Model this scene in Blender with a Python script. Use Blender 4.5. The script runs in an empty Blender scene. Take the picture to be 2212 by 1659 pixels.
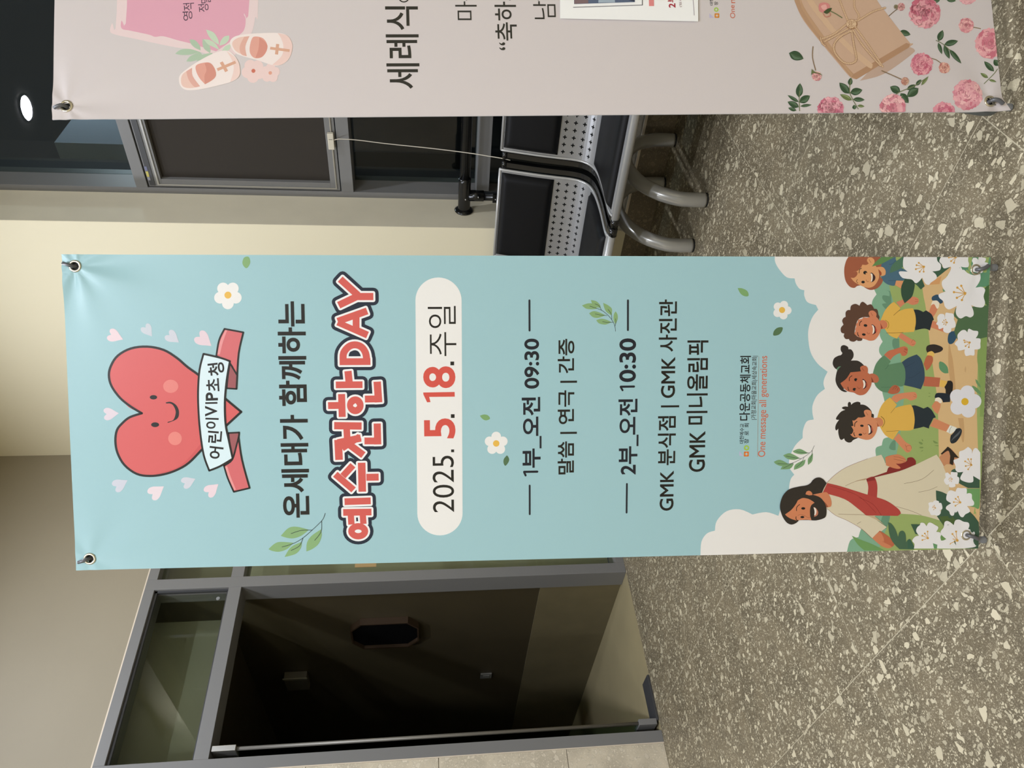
import bpy, bmesh, math, random
from mathutils import Vector, Matrix
from mathutils.geometry import tessellate_polygon, delaunay_2d_cdt
S = bpy.context.scene
COL = S.collection
random.seed(7)

# ------------------------------------------------------------------ camera, world, light, exposure
# World axes: x runs along the door wall (towards the window wall), y along the window wall
# (towards the door wall), z up.  The photograph was taken with the phone held sideways.
FPX, PITCH, ROLL, YAW = 1585.48, 0.116037, -0.00760423, 0.780288
CAMH = 1.175
def w2(v):                       # "walking" frame (right, ahead, up) -> world axes
    return Vector((v[0]*math.sin(YAW)+v[1]*math.cos(YAW), -v[0]*math.cos(YAW)+v[1]*math.sin(YAW), v[2]))
cp, sp, cr, sr = math.cos(PITCH), math.sin(PITCH), math.cos(ROLL), math.sin(ROLL)
FWD = Vector((0, cp, -sp)); U0 = Vector((0, sp, cp)); R0 = Vector((1, 0, 0))
RGT = R0*cr+U0*sr; UPV = U0*cr-R0*sr
cam_d = bpy.data.cameras.new('camera'); cam = bpy.data.objects.new('camera', cam_d); COL.objects.link(cam)
cam_d.sensor_fit = 'HORIZONTAL'; cam_d.sensor_width = 36; cam_d.lens = 36*FPX/2212; cam_d.clip_start = .02
X_, Y_, Z_ = -w2(UPV), w2(RGT), -w2(FWD)
cam.matrix_world = Matrix(((X_.x, Y_.x, Z_.x, 0), (X_.y, Y_.y, Z_.y, 0), (X_.z, Y_.z, Z_.z, CAMH), (0, 0, 0, 1)))
S.camera = cam
wd = bpy.data.worlds.new('world'); S.world = wd; wd.use_nodes = True
wd.node_tree.nodes['Background'].inputs[0].default_value = (.70, .84, 1, 1)
wd.node_tree.nodes['Background'].inputs[1].default_value = .035
S.view_settings.view_transform = 'Standard'; S.view_settings.look = 'None'
S.view_settings.exposure = -.12; S.view_settings.gamma = 1; S.view_settings.use_curve_mapping = False
CEIL = 4.0
LAMPS = [(-.45, -.1, 78), (1.89, 2.52, 36), (-2.4, .4, 62), (2.62, -.1, 56), (-1.7, -2.1, 118), (.55, 2.2, 54)]

# ------------------------------------------------------------------ helpers
def lin(c):
    return tuple((x/12.92 if x <= .04045 else ((x+.055)/1.055)**2.4) for x in (v/255 for v in c))
def mat(name, rgb, rough=.5, metal=0, spec=.5, bump=0, bscale=80, emit=0, vary=0, vscale=6, coat=0):
    m = bpy.data.materials.new(name); m.use_nodes = True; nt = m.node_tree; b = nt.nodes['Principled BSDF']
    c = lin(rgb)+(1,)
    b.inputs['Base Color'].default_value = c; b.inputs['Roughness'].default_value = rough
    b.inputs['Metallic'].default_value = metal; b.inputs['Specular IOR Level'].default_value = spec
    if coat: b.inputs['Coat Weight'].default_value = coat; b.inputs['Coat Roughness'].default_value = .08
    if emit: b.inputs['Emission Color'].default_value = c; b.inputs['Emission Strength'].default_value = emit
    tc = nt.nodes.new('ShaderNodeTexCoord')
    if vary:
        n = nt.nodes.new('ShaderNodeTexNoise'); n.inputs['Scale'].default_value = vscale; n.inputs['Detail'].default_value = 4
        nt.links.new(tc.outputs['Object'], n.inputs['Vector'])
        r = nt.nodes.new('ShaderNodeMapRange'); r.inputs[1].default_value = .3; r.inputs[2].default_value = .7
        r.inputs[3].default_value = 1-vary; r.inputs[4].default_value = 1+vary*.4
        nt.links.new(n.outputs['Fac'], r.inputs[0])
        h = nt.nodes.new('ShaderNodeVectorMath'); h.operation = 'SCALE'; h.inputs[0].default_value = c[:3]
        nt.links.new(r.outputs[0], h.inputs['Scale']); nt.links.new(h.outputs[0], b.inputs['Base Color'])
    if bump:
        n = nt.nodes.new('ShaderNodeTexNoise'); n.inputs['Scale'].default_value = bscale; n.inputs['Detail'].default_value = 3
        nt.links.new(tc.outputs['Object'], n.inputs['Vector'])
        bp = nt.nodes.new('ShaderNodeBump'); bp.inputs['Strength'].default_value = bump; bp.inputs['Distance'].default_value = .002
        nt.links.new(n.outputs['Fac'], bp.inputs['Height']); nt.links.new(bp.outputs[0], b.inputs['Normal'])
    return m
def glass(name, tint, rough=.0):
    m = bpy.data.materials.new(name); m.use_nodes = True; nt = m.node_tree; nt.nodes.clear()
    o = nt.nodes.new('ShaderNodeOutputMaterial'); t = nt.nodes.new('ShaderNodeBsdfTransparent'); t.inputs[0].default_value = tint+(1,)
    g = nt.nodes.new('ShaderNodeBsdfGlossy'); g.inputs['Roughness'].default_value = rough
    fr = nt.nodes.new('ShaderNodeFresnel'); fr.inputs[0].default_value = 1.5
    ge = nt.nodes.new('ShaderNodeNewGeometry'); iv = nt.nodes.new('ShaderNodeMath'); iv.operation = 'SUBTRACT'; iv.inputs[0].default_value = 1
    mu = nt.nodes.new('ShaderNodeMath'); mu.operation = 'MULTIPLY'; mx = nt.nodes.new('ShaderNodeMixShader')
    nt.links.new(ge.outputs['Backfacing'], iv.inputs[1]); nt.links.new(iv.outputs[0], mu.inputs[0]); nt.links.new(fr.outputs[0], mu.inputs[1])
    nt.links.new(mu.outputs[0], mx.inputs[0]); nt.links.new(t.outputs[0], mx.inputs[1]); nt.links.new(g.outputs[0], mx.inputs[2])
    nt.links.new(mx.outputs[0], o.inputs[0])
    return m
def terrazzo(name, dark, light, gain=1.0, soft=1.0):
    """cream chips of several sizes in a dark grey-brown matrix"""
    m = bpy.data.materials.new(name); m.use_nodes = True; nt = m.node_tree; N = nt.nodes.new; L = nt.links.new
    b = nt.nodes['Principled BSDF']; b.inputs['Roughness'].default_value = .42; b.inputs['Specular IOR Level'].default_value = .4
    tc = N('ShaderNodeTexCoord'); oi = N('ShaderNodeObjectInfo')
    vm = N('ShaderNodeVectorMath'); vm.operation = 'SCALE'; vm.inputs[0].default_value = (37, 21, 11)
    L(oi.outputs['Random'], vm.inputs['Scale'])
    ad = N('ShaderNodeVectorMath'); ad.operation = 'ADD'; L(tc.outputs['Object'], ad.inputs[0]); L(vm.outputs[0], ad.inputs[1])
    base = ad.outputs[0]
    nz = N('ShaderNodeTexNoise'); nz.inputs['Scale'].default_value = 55; nz.inputs['Detail'].default_value = 2; L(base, nz.inputs['Vector'])
    ns = N('ShaderNodeVectorMath'); ns.operation = 'SCALE'; ns.inputs['Scale'].default_value = .014; L(nz.outputs['Color'], ns.inputs[0])
    a2 = N('ShaderNodeVectorMath'); a2.operation = 'ADD'; L(base, a2.inputs[0]); L(ns.outputs[0], a2.inputs[1])
    def M(op, a, bb, cc=None):
        n = N('ShaderNodeMath'); n.operation = op
        for i, v in enumerate((a, bb, cc)):
            if v is None: continue
            if isinstance(v, (int, float)): n.inputs[i].default_value = v
            else: L(v, n.inputs[i])
        return n.outputs[0]
    def ramp(v, lo, hi, a=0, bb=1):
        r = N('ShaderNodeMapRange'); r.interpolation_type = 'SMOOTHSTEP'
        r.inputs[1].default_value = lo; r.inputs[2].default_value = hi; r.inputs[3].default_value = a; r.inputs[4].default_value = bb
        L(v, r.inputs[0]); return r.outputs[0]
    def chips(scale, thr, edge, stretch, e2=.05):
        mp = N('ShaderNodeMapping'); mp.inputs['Scale'].default_value = stretch; mp.inputs['Rotation'].default_value = (0, 0, scale*.7)
        L(a2.outputs[0], mp.inputs['Vector'])
        v = N('ShaderNodeTexVoronoi'); v.feature = 'DISTANCE_TO_EDGE'; v.inputs['Scale'].default_value = scale; L(mp.outputs[0], v.inputs['Vector'])
        f = N('ShaderNodeTexVoronoi'); f.feature = 'F1'; f.inputs['Scale'].default_value = scale; L(mp.outputs[0], f.inputs['Vector'])
        sx = N('ShaderNodeSeparateColor'); L(f.outputs['Color'], sx.inputs[0])
        on = ramp(sx.outputs[0], thr, thr+.01)
        off = M('MULTIPLY_ADD', sx.outputs[1], .22, edge)
        d = M('SUBTRACT', v.outputs['Distance'], off)
        sh = ramp(d, 0, e2)
        rim = M('MULTIPLY', ramp(d, -e2*1.6, -e2*.4), on)
        return M('MULTIPLY', on, sh), sx.outputs[2], rim
    cb, vb, rb_ = chips(35, .87, .04, (1, 1, 1), .03)
    cm, vmid, rm = chips(80, .72, .03, (1, .66, 1), .05)
    cs, vs, rs = chips(150, .46, .04, (1, 1, 1), .12)
    cf, vf, rf = chips(330, .35, .05, (1, 1, 1), .2)
    big = N('ShaderNodeTexNoise'); big.inputs['Scale'].default_value = 7; big.inputs['Detail'].default_value = 3; L(base, big.inputs['Vector'])
    fine = N('ShaderNodeTexNoise'); fine.inputs['Scale'].default_value = 420; fine.inputs['Detail'].default_value = 2; L(base, fine.inputs['Vector'])
    def mix(f, A, B):
        n = N('ShaderNodeMix'); n.data_type = 'RGBA'
        if isinstance(f, (int, float)): n.inputs[0].default_value = f
        else: L(f, n.inputs[0])
        for i, v in ((6, A), (7, B)):
            if isinstance(v, tuple): n.inputs[i].default_value = v+(1,)
            else: L(v, n.inputs[i])
        return n.outputs[2]
    dk = tuple(x*gain for x in lin(dark)); lt = tuple(x*gain for x in lin(light)); mid = tuple((p*.62+q*.38) for p, q in zip(dk, lt))
    c = mix(ramp(big.outputs['Fac'], .35, .65), dk, tuple(x*1.45 for x in dk))
    c = mix(M('MULTIPLY', ramp(fine.outputs['Fac'], .45, .7), .5), c, mid)
    c = mix(M('MULTIPLY', cf, ramp(vf, 0, 1, .25, .7)), c, lt)
    c = mix(M('MULTIPLY', cs, ramp(vs, 0, 1, .3, .95)), c, lt)
    c = mix(M('MULTIPLY', rm, .5), c, tuple(x*.75 for x in dk))
    c = mix(M('MULTIPLY', cm, ramp(vmid, 0, 1, .55, 1)), c, lt)
    c = mix(M('MULTIPLY', rb_, .6), c, tuple(x*.7 for x in dk))
    c = mix(M('MULTIPLY', cb, ramp(vb, 0, 1, .7, 1)), c, lt)
    if soft < 1: c = mix(1-soft, c, mid)
    L(c, b.inputs['Base Color'])
    return m

MT = {}
def mk(bm, name, material=None, parent=None, smooth=False, bevel=0):
    if bevel:
        bmesh.ops.bevel(bm, geom=[e for e in bm.edges if len(e.link_faces) == 2 and e.calc_face_angle(0) > .5], offset=bevel, segments=2, affect='EDGES', profile=.6)
    me = bpy.data.meshes.new(name); bm.to_mesh(me); bm.free()
    o = bpy.data.objects.new(name, me); COL.objects.link(o)
    if material: me.materials.append(material)
    if parent is not None: o.parent = parent
    if smooth: me.polygons.foreach_set('use_smooth', [True]*len(me.polygons))
    return o
def box(bm, lo, hi):
    r = bmesh.ops.create_cube(bm, size=1)
    for v in r['verts']:
        v.co = Vector([lo[i]+(v.co[i]+.5)*(hi[i]-lo[i]) for i in range(3)])
    return r['verts']
def boxo(name, lo, hi, m, parent=None, bevel=0, origin=None):
    bm = bmesh.new(); box(bm, lo, hi)
    if origin is not None:
        for v in bm.verts: v.co -= Vector(origin)
    o = mk(bm, name, m, parent, bevel=bevel)
    if origin is not None: o.location = origin
    return o
def tube(bm, pts, rad, n=14, caps=True, up=None):
    pts = [Vector(p) for p in pts]; rads = rad if isinstance(rad, (list, tuple)) else [rad]*len(pts)
    rings = []; prev = None
    for i, p in enumerate(pts):
        t = (pts[min(i+1, len(pts)-1)]-pts[max(i-1, 0)]).normalized()
        if prev is None: prev = t.orthogonal().normalized()
        nrm = (prev-t*prev.dot(t)).normalized(); prev = nrm; bn = t.cross(nrm)
        rings.append([bm.verts.new(p+(nrm*math.cos(a)+bn*math.sin(a))*rads[i]) for a in [2*math.pi*k/n for k in range(n)]])
    for a, b_ in zip(rings, rings[1:]):
        for k in range(n): bm.faces.new((a[k], a[(k+1) % n], b_[(k+1) % n], b_[k]))
    if caps: bm.faces.new(rings[0][::-1]); bm.faces.new(rings[-1])
def arc(pts, n=8):
    """Catmull-Rom through pts"""
    P = [Vector(p) for p in pts]; out = []
    for i in range(len(P)-1):
        p0, p1, p2, p3 = P[max(i-1, 0)], P[i], P[i+1], P[min(i+2, len(P)-1)]
        for k in range(n):
            t = k/n; out.append(.5*((2*p1)+(p2-p0)*t+(2*p0-5*p1+4*p2-p3)*t*t+(3*p1-p0-3*p2+p3)*t**3))
    out.append(P[-1]); return out
def thing(name, label, cat, loc=(0, 0, 0), group=None):
    o = bpy.data.objects.new(name, None); COL.objects.link(o); o.location = loc; o.empty_display_size = .05
    tag(o, label, cat, group); return o
def tag(o, label=None, cat=None, group=None):
    if label: o['label'] = label
    if cat: o['category'] = cat
    if group: o['group'] = group
    return o
def struct(o): o['kind'] = 'structure'; return o
def sempty(name):
    o = bpy.data.objects.new(name, None); COL.objects.link(o); return struct(o)
def deg2(a): return a*math.pi/180

# ------------------------------------------------------------------ materials
M_FLOOR = terrazzo('terrazzo_floor', (94, 84, 65), (200, 189, 160))
M_STONE = terrazzo('terrazzo_wall', (182, 171, 150), (224, 213, 192), soft=.8)
M_BASE = terrazzo('terrazzo_curb', (92, 82, 68), (150, 138, 116), soft=.6)
M_GROUT = mat('grout', (178, 168, 142), .8)
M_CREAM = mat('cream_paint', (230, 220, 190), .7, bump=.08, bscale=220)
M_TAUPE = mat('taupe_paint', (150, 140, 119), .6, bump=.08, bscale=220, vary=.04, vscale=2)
M_REVEAL = mat('reveal_paint', (222, 213, 188), .7, vary=.05, vscale=5)
M_CEIL = mat('ceiling_paint', (214, 210, 200), .8)
M_GREY = mat('grey_frame_paint', (120, 119, 117), .42, bump=.03, bscale=400)
M_GREYD = mat('grey_frame_inner', (62, 62, 63), .45)
M_ALU = mat('aluminium', (190, 188, 182), .32, metal=.8)
M_GLASS = glass('window_glass', (.72, .76, .74))
M_GLASSG = glass('green_door_glass', (.88, .90, .85))
M_SCREEN = mat('insect_screen', (54, 49, 43), .75, spec=.2, bump=.25, bscale=900)
M_BLACK = mat('black_gloss_paint', (14, 14, 14), .22, spec=.6)
M_RUBBER = mat('black_rubber', (22, 23, 24), .6)
M_OUT = mat('outside_soffit', (70, 78, 92), .8)
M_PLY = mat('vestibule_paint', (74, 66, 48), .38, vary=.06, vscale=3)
M_VFLOOR = mat('vestibule_floor', (160, 147, 112), .45, vary=.08, vscale=4)

# ------------------------------------------------------------------ setting
WA, WB = 3.81, 3.236            # door wall at y=WA, window wall at x=WB
X0, Y0 = -4.0, -4.0
WT = .14
RX = 2.078                      # y where the window recess starts
FX = 3.51                       # face of window frame
GX = 3.635                      # glass plane
CURB = .15
# floor
fl = sempty('floor')
boxo('floor_slab', (X0, Y0, -.06), (WB, WA, -.0005), M_GROUT, fl)
TS, J = .63, .0013
x = .78-TS*4
bmt = bmesh.new(); box(bmt, (J, J, -.0015), (TS-J, TS-J, .0))
ref = None
xi = x
while xi < WB-.01:
    yi = 1.238-TS*5
    while yi < WA-.01:
        x1, y1 = min(xi+TS, WB-.004), min(yi+TS, WA-.001)
        if x1-xi > .02 and y1-yi > .02:
            if ref is None or x1 < xi+TS-.001 or y1 < yi+TS-.001:
                o = boxo('tile', (xi+J, yi+J, -.0016), (x1-J, y1-J, 0), M_FLOOR, fl, origin=(xi, yi, 0))
                if ref is None: ref = o
            else:
                o = bpy.data.objects.new('tile', ref.data); COL.objects.link(o); o.parent = fl; o.location = (xi, yi, 0)
        yi += TS
    xi += TS
struct(boxo('ceiling', (X0, Y0, CEIL), (WB+.6, WA+.2, CEIL+.1), M_CEIL))
struct(boxo('wall_back', (X0-.1, Y0, 0), (X0, WA, CEIL), M_CREAM))
struct(boxo('wall_front', (X0, Y0-.1, 0), (WB+.6, Y0, CEIL), M_CREAM))
# door wall: plaster above the frame, to its right, stone cladding to its left
FA0, FA1, FZ = 1.277, 2.95, 2.735
wl = sempty('wall_left')
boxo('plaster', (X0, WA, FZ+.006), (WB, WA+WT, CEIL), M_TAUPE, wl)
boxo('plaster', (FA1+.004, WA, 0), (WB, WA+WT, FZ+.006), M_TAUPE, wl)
boxo('stone_backing', (X0, WA+.012, 0), (FA0-.004, WA+WT, FZ+.006), M_GROUT, wl)
xx = FA0-.004-TS
first = True
while xx > -1.4:
    zz = .0
    for z0, z1 in ((0, .5), (.5, 1.13), (1.13, 1.76), (1.76, 2.39), (2.39, FZ+.005)):
        boxo('tile', (xx+.0015, WA, z0+.0015), (xx+TS-.0015, WA+.012, z1-.0015), M_STONE, wl, origin=(xx, WA, z0))
    xx -= TS
M_TRIM = mat('cream_sealant', (214, 200, 180), .6)
bm = bmesh.new(); box(bm, (FA0-.004, WA-.003, FZ), (FA1+.004, WA+.02, FZ+.0065)); box(bm, (FA0-.005, WA-.002, 0), (FA0, WA+.02, FZ))
struct(mk(bm, 'trim_1', M_TRIM))
# window wall: solid pier, curb below the windows, lintel above
wr = sempty('wall_right')
ZL = 3.72
boxo('plaster', (WB, RX, .128), (WB+.6, WA+WT, CEIL), M_CREAM, wr)
boxo('base_stone', (WB-.004, RX-.002, 0), (WB+.6, WA, .128), M_BASE, wr)
boxo('lintel', (WB, Y0, ZL), (WB+.6, RX, CEIL), M_CREAM, wr)
boxo('reveal', (WB+.001, RX-.002, CURB+.002), (FX, RX, ZL), M_REVEAL, wr)
boxo('sill_curb', (WB-.004, Y0, 0), (WB+.6, RX-.002, CURB), M_BASE, wr)
bm = bmesh.new(); box(bm, (WB-.008, Y0, CURB-.008), (WB+.004, RX-.002, CURB+.003))
struct(mk(bm, 'trim_2', M_TRIM))

def frame_bars(parent, bars, m, bevel=.0015):
    for nm, lo, hi in bars: boxo(nm, lo, hi, m, parent, bevel=bevel)
# ---- windows (three bays, cut by the banners)
win = sempty('window_1')
YB = [RX, .93, -.25, -1.5, -2.8, Y0]
frame_bars(win, [
    ('jamb', (FX, RX-.034, CURB), (GX+.05, RX, ZL)),
    ('head', (FX, Y0, ZL-.05), (GX+.05, RX-.034, ZL)),
    ('bottom_rail', (FX, Y0, CURB), (GX+.05, RX-.034, CURB+.06)),
    ('transom', (FX, Y0, 2.578), (GX+.05, RX-.034, 2.634)),
    ('transom', (FX, Y0, 1.548), (GX+.05, RX-.034, 1.610)),
    ('transom', (FX, Y0, .836), (GX+.05, RX-.034, .902))], M_GREY)
for yb in YB[1:-1]: boxo('mullion', (FX+.001, yb-.03, CURB), (GX+.05, yb+.03, ZL), M_GREY, win, bevel=.0015)
prev = RX-.034
for yb in YB[1:]:
    for z0, z1 in ((CURB+.06, .836), (.902, 1.548), (2.634, ZL-.05)):
        boxo('glass_pane', (GX, yb+.03, z0), (GX+.006, prev, z1), M_GLASS, win)
    prev = yb-.03
# opening sash with insect screen in the middle band (first bays)
prev = RX-.034
for k, yb in enumerate(YB[1:3]):
    y0, y1 = yb+.03, prev
    s = sempty('window_%d' % (k+2))
    frame_bars(s, [('sash_rail', (FX+.006, y0+.004, 2.506), (FX+.05, y1-.004, 2.572)),
                   ('sash_rail', (FX+.006, y0+.004, 1.616), (FX+.05, y1-.004, 1.664)),
                   ('sash_stile', (FX+.006, y1-.046, 1.664), (FX+.05, y1-.004, 2.506)),
                   ('sash_stile', (FX+.006, y0+.004, 1.664), (FX+.05, y0+.046, 2.506))], M_GREY)
    bead = [((FX+.001, y0+.02, 2.519), (FX+.008, y1-.02, 2.528)), ((FX+.001, y0+.02, 1.632), (FX+.008, y1-.02, 1.638)), ((FX+.001, y1-.020, 1.632), (FX+.008, y1-.013, 2.528))]
    bm = bmesh.new()
    for lo, hi in bead: box(bm, lo, hi)
    mk(bm, 'sash_bead', M_ALU, s)
    boxo('groove', (FX+.003, y0+.01, 2.540), (FX+.0065, y1-.01, 2.566), M_GREYD, s)
    boxo('insect_screen', (FX+.03, y0+.046, 1.664), (FX+.033, y1-.046, 2.506), M_SCREEN, s)
    prev = yb-.03
# rest of the middle band in plain glass
for yb in YB[3:]:
    boxo('glass_pane', (GX, yb+.03, 1.61), (GX+.006, prev, 2.578), M_GLASS, win); prev = yb-.03
# night outside: paving, a pale block, an added dark backdrop and fill light
ext = sempty('trim_3')
boxo('outside_ground', (WB+.6, -12, -.1), (14, 12, 0), mat('outside_paving', (14, 15, 17), .8), ext)
boxo('outside_block', (4.6, 2.375, 2.3), (9.5, 5, 3.5), mat('outside_render', (150, 158, 170), .8), ext)
boxo('outside_base', (4.62, 2.39, 0), (9.5, 5, 2.3), mat('outside_base_shade', (20, 22, 24), .8), ext)  # lower part of the block, its lack of light painted in as dark colour
boxo('outside_backdrop', (11, -12, 0), (11.2, 12, 4.2), mat('outside_backdrop_dark', (9, 10, 12), .9), ext)  # added dark backdrop that keeps the lower panes black
boxo('outer_reveal', (GX+.055, RX-.006, CURB), (WB+.6, RX-.003, ZL), mat('outer_reveal_paint', (58, 60, 64), .8), ext)
ld = bpy.data.lights.new('outside_fill_light', 'POINT'); ld.energy = 95; ld.color = (.72, .86, 1); ld.shadow_soft_size = .05  # added fill, no known lamp here; brightens the outside block
lo_ = bpy.data.objects.new('outside_fill_light', ld); COL.objects.link(lo_); lo_.location = (6.0, 1.5, 3.6); tag(lo_, 'added cool fill light outside, unseen, brightening the block beyond the window wall', 'lamp')

# ---- door frame in the door wall
dr = sempty('door_1')
P0, P1 = WA-.004, WA+.14
frame_bars(dr, [
    ('jamb', (FA0, P0, 0), (1.333, P1, FZ)),
    ('post', (2.243, P0, 0), (2.308, P1, FZ)),
    ('jamb', (FA1-.056, P0, 0), (FA1, P1, FZ)),
    ('head', (1.333, P0, 2.682), (2.243, P1, FZ)), ('head', (2.308, P0, 2.682), (FA1-.056, P1, FZ)),
    ('transom', (1.333, P0, 2.216), (2.243, P1, 2.284)),
    ('transom', (2.308, P0, 2.216), (FA1-.056, P1, 2.284)),
    ('bottom_rail', (2.308, P0, 0), (FA1-.056, P1, .05))], M_GREY)
bm = bmesh.new()
box(bm, (1.333, WA+.02, 2.286), (2.243, WA+.03, 2.296)); box(bm, (2.232, WA+.012, 2.284), (2.243, WA+.03, 2.682)); box(bm, (1.333, WA+.012, 2.668), (2.243, WA+.03, 2.682))
mk(bm, 'glazing_bead', M_GREYD, dr)
for lo, hi in (((1.333, WA+.06, 2.284), (2.243, WA+.066, 2.682)), ((2.308, WA+.05, 2.284), (FA1-.056, WA+.056, 2.682)), ((2.308, WA+.05, .05), (FA1-.056, WA+.056, 2.216))):
    boxo('glass_pane', lo, hi, M_GLASSG, dr)
# leaf of the glass door, swung inwards against the left jamb
lf = sempty('door_2')
boxo('glass_leaf', (1.375, WA+.03, .015), (1.387, WA+.90, 2.19), glass('leaf_glass', (.45, .55, .47)), lf)
bm = bmesh.new(); tube(bm, [(1.381, WA+.022, .10), (1.381, WA+.022, 2.10)], .009, 10); mk(bm, 'edge_strip', mat('satin_steel', (128, 124, 116), .45, metal=.5), lf, smooth=True)
boxo('patch_fitting', (1.368, WA+.002, 2.10), (1.394, WA+.10, 2.212), M_ALU, lf, bevel=.002)
boxo('patch_fitting', (1.366, WA+.002, .012), (1.396, WA+.12, .105), M_GREY, lf, bevel=.002)
boxo('floor_spring_cover', (1.385, WA-.005, .0), (1.62, WA+.12, .012), M_GREYD, lf, bevel=.002)
# small round sensor on transom glass
bm = bmesh.new(); tube(bm, [(2.205, WA+.052, 2.345), (2.205, WA+.045, 2.345)], .010, 16); mk(bm, 'round_sticker', mat('sticker_white', (140, 140, 138), .5), dr, smooth=False)
# ---- vestibule behind the door
vs = sempty('wall_vestibule')
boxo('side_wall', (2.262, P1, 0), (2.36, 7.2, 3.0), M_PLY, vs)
boxo('lit_lower_wall', (2.256, P1, 0), (2.262, 7.2, .50), mat('lower_wall_light', (116, 106, 78), .55, vary=.12, vscale=5), vs)  # light falling on the lower wall, painted as a lighter strip
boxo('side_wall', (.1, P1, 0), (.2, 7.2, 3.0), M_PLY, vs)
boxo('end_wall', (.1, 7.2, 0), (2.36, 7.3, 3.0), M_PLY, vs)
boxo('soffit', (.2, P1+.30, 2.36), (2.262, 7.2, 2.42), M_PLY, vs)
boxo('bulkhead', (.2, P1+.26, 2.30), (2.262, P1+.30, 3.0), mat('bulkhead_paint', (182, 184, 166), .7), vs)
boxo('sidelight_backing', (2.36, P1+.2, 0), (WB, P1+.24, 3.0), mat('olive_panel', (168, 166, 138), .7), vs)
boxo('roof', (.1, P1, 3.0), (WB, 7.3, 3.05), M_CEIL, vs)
struct(boxo('floor_vestibule', (.1, WA, -.03), (2.36, 7.3, -.0005), M_VFLOOR))

# ------------------------------------------------------------------ ceiling lights
def downlight(x, y, pw, i):
    labels = ['round recessed downlight above the camera', 'round recessed downlight in front of the corner windows, mirrored in the top pane',
              'round recessed downlight near the stone clad wall', 'unseen round downlight by the far windows, placed to brighten the window reveal', 'round recessed downlight behind the camera', 'unseen round downlight before the glass door, added to brighten the window wall']  # far window and door lights are unseen, placed to brighten reveal and window wall
    t = thing('ceiling_light', labels[i], 'lamp', (x, y, CEIL))
    bm = bmesh.new()
    n = 32; r0, r1 = .085, .105
    a = [bm.verts.new((r0*math.cos(2*math.pi*k/n), r0*math.sin(2*math.pi*k/n), -.012)) for k in range(n)]
    c = [bm.verts.new((r1*math.cos(2*math.pi*k/n), r1*math.sin(2*math.pi*k/n), -.002)) for k in range(n)]
    e = [bm.verts.new((r0*math.cos(2*math.pi*k/n), r0*math.sin(2*math.pi*k/n), -.003)) for k in range(n)]
    for k in range(n):
        j = (k+1) % n; bm.faces.new((a[k], a[j], c[j], c[k])); bm.faces.new((a[k], e[k], e[j], a[j]))
    mk(bm, 'trim_ring', M_ALU, t, smooth=True)
    bm = bmesh.new(); bm.faces.new([bm.verts.new((r0*math.cos(-2*math.pi*k/n), r0*math.sin(-2*math.pi*k/n), -.004)) for k in range(n)])
    m = bpy.data.materials.new('lamp_diffuser'); m.use_nodes = True; nt = m.node_tree; nt.nodes.clear()
    o_ = nt.nodes.new('ShaderNodeOutputMaterial'); em = nt.nodes.new('ShaderNodeEmission'); em.inputs[0].default_value = (.90, .96, 1.09, 1)
    em.inputs[1].default_value = pw/(math.pi*math.pi*r0*r0); nt.links.new(em.outputs[0], o_.inputs[0])
    mk(bm, 'diffuser', m, t)
for i, (x, y, pw) in enumerate(LAMPS): downlight(x, y, pw, i)

# ------------------------------------------------------------------ benches
M_SILVER = mat('silver_powder_coat', (186, 185, 182), .3, metal=.35, coat=.3)
M_SHELL = mat('silver_perforated_steel', (158, 158, 158), .36, metal=.45)
M_PAD = mat('black_vinyl', (17, 17, 18), .5, spec=.18, bump=.05, bscale=500)
M_HOLE = mat('dark_hole', (10, 10, 11), .9, spec=.1)
M_LEG = mat('silver_leg', (176, 174, 168), .28, metal=.35, coat=.4)
PROF = [(2.590, .398), (2.61, .409), (2.66, .411), (2.80, .404), (2.93, .404), (3.00, .416), (3.045, .445), (3.068, .49), (3.082, .56), (3.10, .65), (3.122, .74), (3.142, .815), (3.150, .823)]
prof = [(p.x, p.y) for p in arc([Vector((a, z, 0)) for a, z in PROF], 4)]
def pnorm(i):
    a = prof[max(i-1, 0)]; b = prof[min(i+1, len(prof)-1)]; d = Vector((b[0]-a[0], b[1]-a[1])).normalized(); return Vector((-d.y, d.x))
cum = [0]
for a, b in zip(prof, prof[1:]): cum.append(cum[-1]+math.hypot(b[0]-a[0], b[1]-a[1]))
def at_s(s):
    for i in range(len(cum)-1):
        if cum[i+1] >= s:
            t = (s-cum[i])/(cum[i+1]-cum[i]); n = pnorm(i).lerp(pnorm(i+1), t)
            return Vector((prof[i][0]+(prof[i+1][0]-prof[i][0])*t, prof[i][1]+(prof[i+1][1]-prof[i][1])*t)), n.normalized()
    return Vector(prof[-1]), pnorm(len(prof)-1)
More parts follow.
